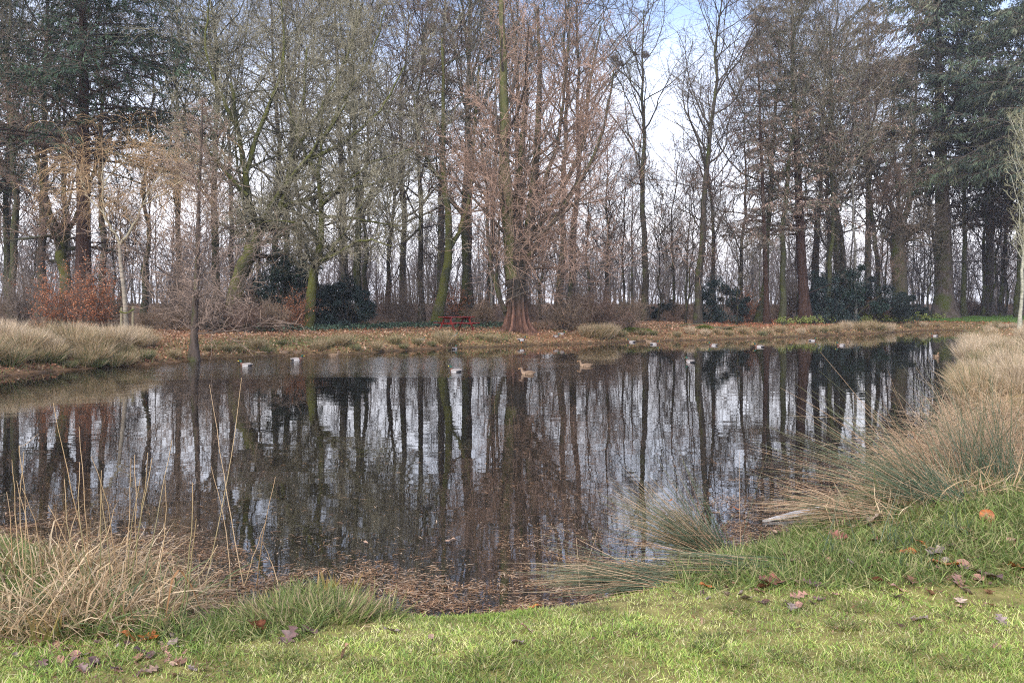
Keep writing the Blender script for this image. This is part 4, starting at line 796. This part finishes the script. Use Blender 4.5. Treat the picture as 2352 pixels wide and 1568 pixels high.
# floating reed litter near the shore
fl = MB(); n = 230000; D = 4.5+7.5*rs.rand(n)**1.6; x = (-.62+1.2*rs.rand(n))*D; d = -sdist(x, D)
XX = x*F/D+CX; cl_ = (vnoise(x, D, 3.1, 6)*.5+vnoise(x, D, 9., 2)*.4); k_ = (d > 0) & (rs.rand(n) < (2.6*np.exp(-(d/.88)**2)*(.35+1.3*cl_).clip(.05, 1) + .45*(XX < 860)*np.exp(-(d/.75)**2)*(.6+.8*cl_).clip(.1, 1) + .55*(XX > 1150)*np.exp(-d/1.6)*(cl_ > .12) + .012)); x, D = x[k_], D[k_]; n = len(x)
P0 = np.stack([x, D, np.full(n, .004)], 1); a = rs.rand(n)*6.28; dr = np.stack([np.cos(a), np.sin(a)*.7, 0*a], 1)
cards(fl, P0, dr, np.stack([-np.sin(a), np.cos(a), 0*a], 1), .015+.12*rs.rand(n)**4, .004+.008*rs.rand(n), pick(((.34, .19, .09), (.42, .25, .13), (.20, .11, .06), (.50, .36, .23)), n, .2))
obj('floating_litter', (fl, M_leaf), kind='stuff', label='brown reed litter floating along the near shore', category='litter')

# ------------------------------------------------------------------ foreground rushes, reeds and grass clumps
def at(X_, Y_, zg=None):
    D = 5.
    for _ in range(40):
        x = (X_-CX)*D/F; z = max(gz(x, D), 0) if zg is None else zg; D = .5*D+.5*(ZC-z)*F/(Y_-HY)
    return np.array([(X_-CX)*D/F, D, max(z, 0) if zg is None else zg])
def stems(mb, P0, d, L, r, C, curl=.03, drp=-.02, S=7, tipC=None):
    n = len(P0); P, Rr = grow(P0, d, L, r, np.asarray(r)*.25, S, curl, drp); P = kink(P, .22); P[..., 2] = np.maximum(P[..., 2], -.05)
    if tipC is None: tubes(mb, P, Rr, 3, C)
    else:
        tt = np.linspace(0, 1, S+1)[None, :, None]**2; tubes(mb, P, Rr, 3, np.asarray(C)[:, None]*(1-tt)+np.asarray(tipC)[:, None]*tt)
def rush(name, X_, Y_, label, n, L, mean, sd_, rad=.12, dry=.3, r=.0028, drp=-.02, zg=None, cu=None):
    p = at(X_, Y_, zg); b = MB(); a = rs.rand(n)*6.28; rr_ = rad*np.sqrt(rs.rand(n)); P0 = np.stack([np.cos(a)*rr_, np.sin(a)*rr_*.7, np.full(n, -.02)], 1)
    d = np.array(mean)+rs.randn(n, 3)*sd_; g = rs.rand(n) < dry; c = np.where(g[:, None], pick(((.42, .28, .16), (.34, .22, .12), (.50, .36, .22)), n, .12), pick(RUSHG, n, .15))
    tip = np.where(g[:, None], c, c*.7+np.array([.42, .26, .12])*.3)
    stems(b, P0, d, L*(.3+.8*rs.rand(n)), r*(.7+.6*rs.rand(n)), c, (.015+.05*rs.rand(n, 1)**2) if cu is None else cu, drp*(.5+rs.rand(n)), 7, tip)
    return obj(name, (b, M_rush), None, tuple(p), label=label, category='rushes')
rush('rush_clump', 1655, 1278, 'green rush clump fanning left over the water in the middle', 600, .95, (-.76, .12, .55), (.26, .25, .18), .16, .28)
rush('rush_clump', 1560, 1325, 'flattened rush sheaf lying along the near shore', 420, .85, (-1., .02, .10), (.25, .12, .07), .25, .3, drp=-.03)
rush('rush_clump', 1800, 1290, 'pressed-down rushes trailing over the bank grass', 260, .95, (-1., -.10, .07), (.2, .10, .05), .22, .3, drp=-.02)
rush('rush_clump', 2040, 1175, 'bent rushes lying over the pale board', 300, .8, (-1., .05, .16), (.3, .2, .10), .3, .7, drp=-.03)
rush('rush_clump', 2170, 1150, 'large green rush clump sweeping left at the right bank', 300, 1.3, (-.80, .05, .50), (.35, .3, .24), .25, .25)
rush('rush_clump', 2290, 1110, 'tallest green rushes at the right edge', 220, 1.15, (-.15, .0, .9), (.38, .3, .2), .30, .2, drp=-.01)
rush('rush_clump', 2250, 1070, 'tan tangled rushes behind the green clump at the right', 1500, .95, (-.3, .0, .7), (.6, .5, .35), .55, .95, drp=-.2, cu=.17)
rush('rush_clump', 2170, 1085, 'dry arching rushes over the water at the right', 900, .85, (-.4, .0, .6), (.6, .5, .3), .4, .93, drp=-.2, cu=.17)
rush('rush_clump', 2340, 1030, 'dry tangle behind the tallest green rushes', 1400, .95, (-.2, .0, .7), (.6, .5, .35), .6, .93, drp=-.2, cu=.17)
for X_, Y_, n, lab in ((2050, 1255, 16, 'sparse dark stems sprouting left on the right bank'), (1930, 1275, 14, 'few thin dark stems in the bank grass below the board'), (2190, 1230, 14, 'few dark stems in the bank grass at the right'), (2100, 1310, 8, 'crossed dark stems above the orange leaf')):
    rush('rush_shoots', X_, Y_, lab, n, .5, (.05, 0, 1), (.3, .3, .12), .14, .05, drp=0)
# left-hand reeds and dry grass
for j, (X_, Y_, n, L, dry, lab) in enumerate(((40, 1440, 800, .50, .97, 'dense straw clump at the left edge of the foreground'), (150, 1430, 1000, .50, .95, 'dense straw clump left of the tall brown reeds'), (260, 1425, 900, .48, .9, 'straw clump under the tall brown reeds'), (90, 1330, 900, .5, .97, 'straw clump behind the left edge clump'),
                                               (230, 1330, 700, .45, .9, 'straw clump over the water behind the reeds'), (350, 1400, 420, .42, .75, 'thin straw and green clump beside the dark gap'), (400, 1375, 260, .45, .6, 'loose pale grass leaning over the litter-covered water'), (2080, 1150, 500, .42, .9, 'matted straw at the foot of the large green rush clump'), (2190, 1130, 500, .42, .92, 'matted straw between the two big rush clumps'), (2300, 1120, 500, .42, .92, 'matted straw at the foot of the tallest rushes'), (2330, 960, 1100, .8, .97, 'pale straw mass above the tallest rushes at the right edge'), (2250, 940, 1100, .75, .97, 'pale straw mass over the water above the green rush clump'), (1990, 1195, 260, .35, .85, 'loose straw beside the pale board'))):
    p = at(X_, Y_); b = MB(); a = rs.rand(n)*6.28; r_ = .30*np.sqrt(rs.rand(n)); P0 = np.stack([np.cos(a)*r_, np.sin(a)*r_, np.full(n, -.03)], 1)
    d = np.stack([np.cos(a)*.6, np.sin(a)*.5, np.full(n, .7)], 1)+rs.randn(n, 3)*.5; g = rs.rand(n) < dry; c = np.where(g[:, None], pick(((.52, .37, .20), (.42, .29, .15), (.60, .46, .28), (.32, .21, .11)), n, .12), pick(GREEN, n, .15))
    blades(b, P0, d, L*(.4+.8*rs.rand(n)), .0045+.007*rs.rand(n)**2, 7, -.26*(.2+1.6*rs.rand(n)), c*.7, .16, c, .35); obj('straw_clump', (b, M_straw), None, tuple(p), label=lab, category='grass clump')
def reeds(lab, lst, thick=.0043):
    for (x0, y0, x1, y1, dz, c) in lst:
        b = MB(); p = at(x0, y0); D = p[1]; q_ = pd(x1, y1, D+dz); t_ = np.linspace(0, 1, 10)[:, None]; bend = np.array([rs.randn()*.03, rs.randn()*.03, 0])*np.sin(t_*pi)
        P = p*(1-t_)+q_*t_+bend+rs.randn(10, 3)*.0025; c = np.array(c); tip = np.array([.50, .34, .18]); cc = (c[None]*(1-t_**1.5)+tip*t_**1.5)[None]
        tubes(b, (P-p)[None], np.linspace(thick, thick*.35, 10)[None], 5, cc); obj('tall_reed', (b, M_rush), None, tuple(p), label=lab, category='reed', group=lab)
G_, Br, Tn = (.09, .12, .04), (.26, .16, .07), (.46, .32, .17)
reeds('thin brown reed among those rising from the straw at the far left', [(30, 1330, 18, 1128, 0, Br), (50, 1340, 28, 1055, 0, Tn), (62, 1345, 56, 1035, 0, Tn), (95, 1350, 50, 1120, 0, Br), (75, 1350, 40, 1105, 0, Tn)])
reeds('tall brown reed in the middle of the left-hand reeds', [(225, 1385, 122, 928, 0, Br), (208, 1400, 180, 980, .1, Br), (230, 1400, 232, 1080, 0, G_), (215, 1410, 108, 1160, 0, Br), (285, 1400, 340, 1040, 0, G_), (270, 1400, 212, 1050, 0, Br), (262, 1410, 230, 1120, 0, G_), (280, 1380, 300, 1050, .1, Tn), (300, 1400, 322, 1100, 0, G_)])
reeds('green reed with brown tip beside the tall brown ones', [(245, 1415, 182, 1060, 0, G_), (290, 1410, 350, 1050, 0, G_), (310, 1415, 395, 1010, .2, G_), (330, 1415, 380, 1100, 0, Tn), (240, 1390, 150, 1100, 0, G_), (320, 1400, 310, 1045, 0, Tn)])
reeds('very tall pale reed crossing another over the water', [(560, 1345, 482, 885, .3, Tn), (450, 1430, 556, 868, .3, (.30, .24, .10)), (530, 1352, 484, 1070, .1, Tn)])
reeds('dark green reed standing by the gap of the bank', [(405, 1450, 444, 1110, 0, G_), (418, 1448, 452, 1190, 0, G_), (340, 1425, 500, 1250, 0, G_)], thick=.005)
reeds('leaning pale reed right of the bank gap', [(560, 1345, 610, 1200, 0, Tn), (590, 1345, 632, 1095, 0, Br), (640, 1345, 600, 1240, 0, Tn)])
# bent broad reed leaves
def bent(lab, pts, wd=.014, c=(.30, .16, .07)):
    A = np.array([pd(x, y, D) for x, y, D in pts]); o = A[0].copy(); t_ = np.linspace(0, len(A)-1, 16); B = np.stack([np.interp(t_, np.arange(len(A)), A[:, k]) for k in range(3)], 1)-o
    w_ = wd*np.sin(np.linspace(.35, pi-.05, 16))[:, None]*.5; s = np.array([.8, -.5, .1]); V = np.stack([B-s*w_, B+[0, 0, .002], B+s*w_], 1); i_ = np.arange(15)[:, None]*3+np.arange(2)[None]; b = MB(); b.add(V, np.stack([i_, i_+1, i_+4, i_+3], -1), None, np.array(c)); return obj('reed_leaf', (b, M_leaf), None, tuple(o), label=lab, category='reed leaf')
bent('broken brown reed leaf arching beside the gap', [(378, 1430, 4.35), (395, 1330, 4.4), (412, 1305, 4.4), (440, 1345, 4.4), (462, 1400, 4.4)], .020)
bent('kinked tan stem at the far left', [(60, 1330, 4.9), (58, 1130, 4.9), (42, 1024, 4.9), (56, 1023, 4.9), (88, 996, 4.8)], .008, Tn)
bent('folded tan reed leaf in the straw', [(210, 1400, 4.5), (225, 1310, 4.5), (255, 1290, 4.5), (262, 1340, 4.5)], .018, (.50, .36, .2))
bent('dark broken rush stalk among the right-hand rushes', [(2150, 1130, 8.2), (2120, 1040, 8.4), (2095, 985, 8.4), (2112, 1030, 8.3)], .03, (.22, .09, .04))
# grassy tuft in the middle-left with flag leaves
for X_, Y_, n, lab in ((575, 1415, 1500, 'lush grassy tuft at the left end of the tuft bank'), (660, 1415, 1700, 'lush grassy tuft in the middle of the tuft bank'), (755, 1418, 1700, 'lush grassy tuft at the right end of the tuft bank'), (830, 1412, 700, 'low tuft where the bank meets the open shore')):
    p = at(X_, Y_); b = MB(); a = rs.rand(n)*6.28; r_ = .20*np.sqrt(rs.rand(n)); P0 = np.stack([np.cos(a)*r_, np.sin(a)*r_, np.full(n, -.03)], 1)
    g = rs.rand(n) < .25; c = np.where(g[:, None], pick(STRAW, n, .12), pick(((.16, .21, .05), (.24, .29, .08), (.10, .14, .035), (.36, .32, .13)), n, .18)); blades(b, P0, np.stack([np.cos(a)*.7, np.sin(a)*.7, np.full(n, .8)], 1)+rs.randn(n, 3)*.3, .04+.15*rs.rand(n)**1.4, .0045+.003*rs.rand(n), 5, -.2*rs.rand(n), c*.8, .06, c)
    obj('grass_tuft', (b, M_grass), None, tuple(p), label=lab, category='grass tuft')
for j in range(22):
    X_, Y_ = [(1375, 1405), (1480, 1455), (1940, 1440), (1960, 1400), (1690, 1400), (2190, 1420), (2030, 1350), (1835, 1390)][j % 8] if j < 8 else (1300+1040*rs.rand(), 1430+130*rs.rand())
    if j >= 16: X_, Y_ = 420+700*rs.rand(), 1490+70*rs.rand()
    n = 260; p = at(X_, Y_); b = MB(); a = rs.rand(n)*6.28; r_ = .05*np.sqrt(rs.rand(n)); P0 = np.stack([np.cos(a)*r_*1.5, np.sin(a)*r_, np.full(n, -.005)], 1)
    blades(b, P0, np.stack([np.cos(a)*.8, np.sin(a)*.8, np.full(n, .7)], 1)+rs.randn(n, 3)*.3, .02+.045*rs.rand(n), np.full(n, .0035), 4, -.12, pick(((.13, .17, .04), (.20, .22, .06), (.10, .13, .03), (.38, .30, .14)), n, .15), .05)
    obj('grass_tuft', (b, M_grass), None, tuple(p), label='small darker tuft in the short lawn', category='grass tuft', group='small tufts in the short lawn')
# iris-like flag leaves
for X_, Y_, s, lab in ((600, 1400, .13, 'yellowing flag leaves at the left of the tuft bank'), (625, 1385, .12, 'yellowing flag leaves in the tuft bank, second group'), (738, 1372, .13, 'green and brown flag leaves in the tuft bank'), (765, 1362, .16, 'tallest flag leaves over the water on the tuft bank'), (810, 1368, .17, 'brown flag leaves leaning right on the tuft bank'), (90, 1480, .14, 'green flag leaf by the hollow at the left'), (125, 1478, .16, 'curved flag leaf by the hollow at the left')):
    p = at(X_, Y_); n = 6; b = MB(); blades(b, rs.randn(n, 3)*[.02, .02, 0], np.stack([rs.randn(n)*.25+(.5 if 'right' in lab else 0), rs.randn(n)*.2, np.ones(n)], 1), s*(.7+.6*rs.rand(n)), .016+.006*rs.rand(n), 7, -.05, pick(((.22, .28, .06), (.30, .30, .08)), n, .1), .03, pick(((.40, .24, .09), (.30, .16, .07)), n, .1))
    obj('flag_leaf_plant', (b, M_leaf), None, tuple(p), label=lab, category='plant')

# pale board in the water
def board():
    A = at(1752, 1196, .012); B = at(2010, 1138, .10); d = B-A; ln = np.linalg.norm(d); V = []; n = 12; hw = .05
    for t_ in np.linspace(0, 1, n):
        w_ = hw*min(1, t_*3+.05)*(1+.04*math.sin(t_*20)); c = t_*ln
        V += [(c, -w_, 0), (c, w_, 0), (c, w_, .022), (c, -w_, .024)]
    Q = [];
    for i_ in range(n-1):
        o_ = i_*4
        for k in range(4): Q.append([o_+k, o_+(k+1) % 4, o_+4+(k+1) % 4, o_+4+k])
    Q += [[0, 1, 2, 3], [4*n-4, 4*n-3, 4*n-2, 4*n-1]]
    o = obj('wooden_board', (MB().add(V, Q, None, (.40, .375, .34)), M_wood, False), None, (A[0], A[1], .0), label='pale weathered board sticking out of the rushes into the water', category='board'); o.rotation_euler = (.05, -math.atan2(B[2]-A[2], ln), math.atan2(d[1], d[0]))
board()

# ------------------------------------------------------------------ picnic table
def boxm(mb, cx, cy, cz, sx, sy, sz, C, bev=.006, rot=None, org=(0, 0, 0)):
    X_, Y_, Z_ = sx/2, sy/2, sz/2; e = bev
    pr = [(-X_+e, -Y_), (X_-e, -Y_), (X_, -Y_+e), (X_, Y_-e), (X_-e, Y_), (-X_+e, Y_), (-X_, Y_-e), (-X_, -Y_+e)]
    V = [(x, y, -Z_) for x, y in pr]+[(x, y, Z_) for x, y in pr]; V = np.array(V)
    if rot is not None:
        c, s = math.cos(rot), math.sin(rot); V = np.stack([V[:, 0], V[:, 1]*c-V[:, 2]*s, V[:, 1]*s+V[:, 2]*c], 1)
    V = V+[cx, cy, cz]; Q = [[k, (k+1) % 8, 8+(k+1) % 8, 8+k] for k in range(8)]; T = [[0, k+1, k] for k in range(1, 7)]+[[8, 8+k, 8+k+1] for k in range(1, 7)]
    mb.add(V, Q, T, C)
def table():
    D = 45.2; x = (1049-CX)*D/F; z = gz(x, D); t = thing('picnic_table', 'dark red wooden picnic table with attached benches on the far bank', 'picnic table', (x, D, z), R(40))
    red = (.18, .022, .018); b = MB()
    for k in range(4): boxm(b, 0, -.285+k*.19, .745, 1.85, .18, .04, np.array(red)*(1+.1*rs.randn()))
    obj('table_top', (b, M_wood, False), t)
    for s in (-1, 1):
        b = MB()
        for k in (0, 1): boxm(b, 0, s*(.64+k*.135), .44, 1.85, .125, .04, np.array(red)*(1+.1*rs.randn()))
        obj('bench_seat', (b, M_wood, False), t)
    for sx in (-.62, .62):
        for s in (-1, 1):
            b = MB(); boxm(b, sx, s*.45, .36, .045, .10, .86, red, rot=s*.60); obj('leg', (b, M_wood, False), t)
        b = MB(); boxm(b, sx+.047, 0, .395, .045, 1.50, .09, red); obj('cross_beam', (b, M_wood, False), t)
        b = MB(); boxm(b, sx+.047, 0, .68, .045, .70, .08, red); obj('top_batten', (b, M_wood, False), t)
table()

# ------------------------------------------------------------------ ducks
def duck_parts(male, pose):
    stand = pose == 'stand'; zo = .13 if stand else 0.
    path = [(-.235, .095, .004, .004), (-.20, .080, .030, .016), (-.15, .055, .062, .040), (-.08, .040, .088, .068), (0, .035, .095, .078), (.08, .045, .085, .075), (.125, .070, .062, .060), (.148, .105, .040, .040), (.155, .140, .029, .032), (.163, .170, .030, .034), (.180, .192, .032, .034), (.203, .195, .026, .028), (.222, .188, .015, .016), (.228, .186, .003, .003)]
    if pose == 'rest': path = [(x - (.03 if z > .1 else 0), z - (.035 if z > .1 else 0), a, b) for x, z, a, b in path]
    A = np.array(path); t_ = np.linspace(0, len(A)-1, 40); A = np.stack([np.interp(t_, np.arange(len(A)), A[:, k]) for k in range(4)], 1)
    for _ in range(1): A[1:-1] = A[1:-1]*.5+(A[:-2]+A[2:])*.25
    c = A[:, :2]; T = np.gradient(c, axis=0); T /= np.linalg.norm(T, axis=1)[:, None]+1e-9; n = 14; th = np.arange(n)/n*2*pi; V = np.zeros((40, n, 3)); C = np.zeros((40, n, 3))
    for j in range(40):
        nx_, nz_ = -T[j, 1], T[j, 0]
        V[j, :, 0] = c[j, 0]+np.sin(th)*A[j, 3]*nx_; V[j, :, 2] = c[j, 1]+np.sin(th)*A[j, 3]*nz_+zo; V[j, :, 1] = np.cos(th)*A[j, 2]
        up = np.sin(th)[:, None]; x_, z_ = c[j]
        if male:
            if j < 5: cc = np.where(up > 0, [[.5, .48, .44]], [[.02, .02, .02]])
            elif j < 9: cc = np.array([[.02, .02, .025]])+0*up
            elif x_ > .09 and z_ < .10 or (j < 24 and x_ > .10): cc = np.array([[.11, .05, .03]])+0*up
            elif z_ < .105: cc = np.where(up > .35, [[.20, .17, .14]], [[.46, .44, .42]])
            elif z_ < .135 and pose != 'rest' and j < 27: cc = np.array([[.6, .6, .58]]) + 0*up
            else: cc = np.array([[.012, .055, .035]])+0*up
        else:
            cc = np.array([[.21, .14, .085]])+0*up; cc = cc*np.where(up > .3, .8, 1.1); 
            if z_ > .15: cc = cc*[.9, .85, .85]
            cc = cc*(1+.25*rs.randn(n, 1)).clip(.5, 1.5)
        C[j] = cc
    i_ = np.arange(n); Q = np.concatenate([np.stack([j*n+i_, j*n+(i_+1) % n, (j+1)*n+(i_+1) % n, (j+1)*n+i_], 1) for j in range(39)]); b = MB().add(V, Q, None, C.reshape(-1, 3)); out = [('body', b.mesh('body', M_feather))]
    hx, hz = (.222, .186) if pose != 'rest' else (.192, .151); hz += zo
    b = MB(); P = np.array([[(hx-.008, 0, hz), (hx+.015, 0, hz-.004), (hx+.035, 0, hz-.010), (hx+.052, 0, hz-.010)]]); tubes(b, P, np.array([[.013, .011, .012, .003]]), 8, np.array([(.55, .42, .05) if male else (.38, .2, .08)])); out.append(('bill', b.mesh('bill', M_feather)))
    for s in (-1, 1):
        b = MB(); m_, k_ = 10, 8; u = np.linspace(0, 1, m_); V = np.zeros((m_, k_, 3))
        for j, uu in enumerate(u):
            w_ = .042*math.sin(pi*min(1, .12+uu*.9))**.7; x_ = .085-uu*.29; y_ = s*(.087-.06*uu**2); z_ = .072+.018*uu
            a = np.arange(k_)/k_*2*pi; V[j] = np.stack([np.full(k_, x_), y_+np.cos(a)*.012, z_+np.sin(a)*w_+zo], 1)
        i_ = np.arange(k_); Q = np.concatenate([np.stack([j*k_+i_, j*k_+(i_+1) % k_, (j+1)*k_+(i_+1) % k_, (j+1)*k_+i_], 1) for j in range(m_-1)])
        cw = np.array((.33, .29, .26) if male else (.24, .155, .09)); cv = np.repeat(cw[None]*(1-.45*u[:, None]), k_, 0); out.append(('wing', b.add(V, Q, None, cv).mesh('wing', M_feather)))
    if stand:
        for s in (-1, 1):
            b = MB(); P = np.array([[(.0, s*.035, .10), (.005, s*.037, .05), (.0, s*.038, .008)]]); tubes(b, P, np.array([[.009, .006, .006]]), 5, np.array([(.6, .2, .05)])); b.add([(-.01, s*.038, .004), (.05, s*.038-.025, .003), (.055, s*.038+.025, .003), (.0, s*.038, .012)], None, [[0, 1, 3], [1, 2, 3], [2, 0, 3], [0, 2, 1]], (.6, .2, .05)); out.append(('leg', b.mesh('leg', M_feather)))
    return out
DK = {(m_, p_): duck_parts(m_, p_) for m_ in (True, False) for p_ in ('swim', 'stand', 'rest')}
def duck(X_, Y_, male, pose, ang, lab):
    if pose == 'swim': p = px(X_, Y_+3); z = -.028
    else:
        D = 30.
        for D in np.arange(26, 60, .05):
            x = (X_-CX)*D/F; z = gz(x, D)
            if z > 0 and HY+(ZC-z)*F/D <= Y_+5: break
        p = np.array([x, D, z]); z = p[2]-(.028 if pose == 'rest' else 0)
    t = thing('duck', lab, 'duck', (p[0], p[1], z), R(ang), None, 1.05)
    for nm, m_ in DK[(male, pose)]: obj(nm, m_, t)
L_, R_a = 180, 0
for a in ((565, 837, 1, 'swim', 175, 'drake swimming left, alone nearest the slim waterside tree'), (682, 824, 1, 'swim', 10, 'drake swimming right close to the bank at the left'), (684, 806, 0, 'rest', 40, 'brown duck on the water edge just above the left drake'), (1046, 851, 1, 'swim', 145, 'drake in open water below the picnic table, head turned away'),
          (1212, 856, 0, 'swim', 185, 'brown duck swimming left, nearest in the middle of the pond'), (1345, 838, 0, 'swim', 178, 'brown duck swimming left, beyond and right of the nearest one'), (1585, 829, 1, 'swim', 120, 'drake seen from behind with upright neck, alone right of centre'), (1044, 799, 1, 'swim', 70, 'drake at the bank directly below the picnic table'),
          (861, 804, 1, 'swim', 5, 'drake at the grassy shore between the oaks and the table'), (767, 814, 0, 'swim', 30, 'brown duck low on the water among the tussocks at the left shore'), (1437, 781, 0, 'swim', 10, 'dark duck at the shore below the mossy mound'), (1450, 783, 1, 'swim', 160, 'drake beside the dark duck below the mossy mound'), (1503, 788, 1, 'swim', 5, 'drake swimming right just off the muddy shore'),
          (1491, 782, 0, 'swim', 170, 'brown duck behind the drake off the muddy shore'), (1638, 791, 1, 'swim', 178, 'drake swimming left in front of the tall mossy-based tree'), (1743, 794, 1, 'swim', 165, 'drake swimming left, between the lone upright drake and the right group'), (1866, 780, 1, 'swim', 5, 'drake swimming right close to the right-hand shore'),
          (1931, 791, 1, 'swim', 182, 'drake swimming left in the pair at the right'), (1947, 783, 0, 'swim', 250, 'brown duck in the pair at the right'), (2146, 769, 1, 'swim', 170, 'farthest drake near the right-hand corner of the pond'), (2150, 817, 0, 'swim', 265, 'pale brown duck facing the viewer beside the right-hand grass'), (1693, 773, 1, 'swim', 185, 'whitish drake tight against the right-hand shore'),
          (1043, 767, 1, 'rest', 20, 'drake resting under the picnic table end'), (1057, 766, 0, 'rest', 150, 'brown duck resting beside the drake under the table'), (968, 777, 1, 'rest', 30, 'drake half hidden in grass left of the table'), (1020, 786, 0, 'rest', 60, 'brown duck on the slope below the table'), (1132, 774, 1, 'rest', 5, 'drake resting between the table and the fluted tree'),
          (1198, 784, 1, 'stand', 10, 'drake standing on the bank edge below the fluted tree'), (1277, 769, 1, 'rest', 15, 'drake on the bank, lowest of the three right of the fluted tree'), (1290, 763, 1, 'rest', 12, 'drake on the bank, middle of the three right of the fluted tree'), (1317, 762, 0, 'rest', 20, 'brown duck on the bank, rightmost of the three by the fluted tree'), (652, 806, 0, 'rest', 200, 'brown duck asleep on the left shore by the tussocks')):
    duck(a[0], a[1], bool(a[2]), *a[3:])

# nests
for Xp, Yp, s, lab in ((1412, 133, .26, 'crow nest at the left of the sky gap, upper of the close pair'), (1423, 147, .24, 'crow nest at the left of the sky gap, lower of the close pair'), (1482, 126, .24, 'crow nest alone in the treetop under the open sky'), (1459, 124, .12, 'tiny crow nest left of the lone treetop nest'), (1320, 99, .22, 'nest in the upper twigs of the fan-shaped crown')):
    n = 260; v = nrm(rs.randn(n, 3))*rs.rand(n, 1)**.3*[1, 1, .75]*s; b = MB(); d = np.cross(v, rs.randn(n, 3)); P, Rr = grow(v, d, np.full(n, s*1.3), np.full(n, .008), np.full(n, .005), 3, .15, 0); tubes(b, P, Rr, 3, pick(((.10, .07, .055), (.15, .11, .08)), n, .2))
    p = pd(Xp, Yp, 61.5); obj('bird_nest', (b, M_twig), None, tuple(p), label=lab, category='nest')
# mossy mounds and fallen limbs on the far shore
for Xp, Yd, s, lab in ((1452, 49, .5, 'bright moss cushion on the far shore under the sky gap'), (1478, 49.6, .35, 'smaller moss cushion right of the bright one'), (1618, 52.5, .45, 'moss cushion by the muddy shore'), (1668, 53, .28, 'small moss cushion right of the muddy shore')):
    x = (Xp-CX)*Yd/F; n = 2600; v = nrm(rs.randn(n, 3)); v[:, 2] = np.abs(v[:, 2])*.5; q_ = v*s*(.85+.2*rs.rand(n, 1))*[1.3, .8, 1]; b = MB(); cards(b, q_, v+rs.randn(n, 3)*.4, rs.randn(n, 3), .06, .03, pick(((.20, .26, .03), (.13, .19, .03), (.10, .09, .04)), n, .2)); obj('moss_cushion', (b, M_grass), None, (x, Yd, gz(x, Yd)-.03), label=lab, category='moss')
for Xp, D, ln, a_, lab in ((1640, 52.6, 2., .1, 'thin fallen branch on the leafy right shore'), (1530, 54, 3.0, .2, 'fallen branch lying behind the moss cushions'), (2195, 66, 2.4, .05, 'fallen log at the far right corner of the shore')):
    x = (Xp-CX)*D/F; P = np.linspace(0, 1, 8)[:, None]*np.array([ln*math.cos(a_), ln*math.sin(a_), .12])+rs.randn(8, 3)*.03; b = MB(); tubes(b, P[None], np.linspace(.07, .03, 8)[None], 7, np.array([(.13, .10, .07)]), .05); obj('fallen_branch', (b, M_bark), None, (x, D, gz(x, D)+.06), label=lab, category='branch')

# ------------------------------------------------------------------ mist
mh = bpy.data.materials.new('mist'); mh.use_nodes = True; t = mh.node_tree; t.nodes.clear(); o_ = t.nodes.new('ShaderNodeOutputMaterial'); v_ = t.nodes.new('ShaderNodeVolumePrincipled'); v_.inputs['Color'].default_value = (.93, .94, 1, 1); v_.inputs['Density'].default_value = HAZE; v_.inputs['Anisotropy'].default_value = .3; t.links.new(v_.outputs[0], o_.inputs['Volume'])
if HAZE > 0:
    V = np.array([(x, y, z) for x in (-905, 905) for y in (-305, 1505) for z in (-2, 34)]); b = MB().add(V, [[0, 1, 3, 2], [4, 6, 7, 5], [0, 4, 5, 1], [2, 3, 7, 6], [0, 2, 6, 4], [1, 5, 7, 3]], None, (1, 1, 1)); obj('haze', (b, mh, False), kind='stuff')
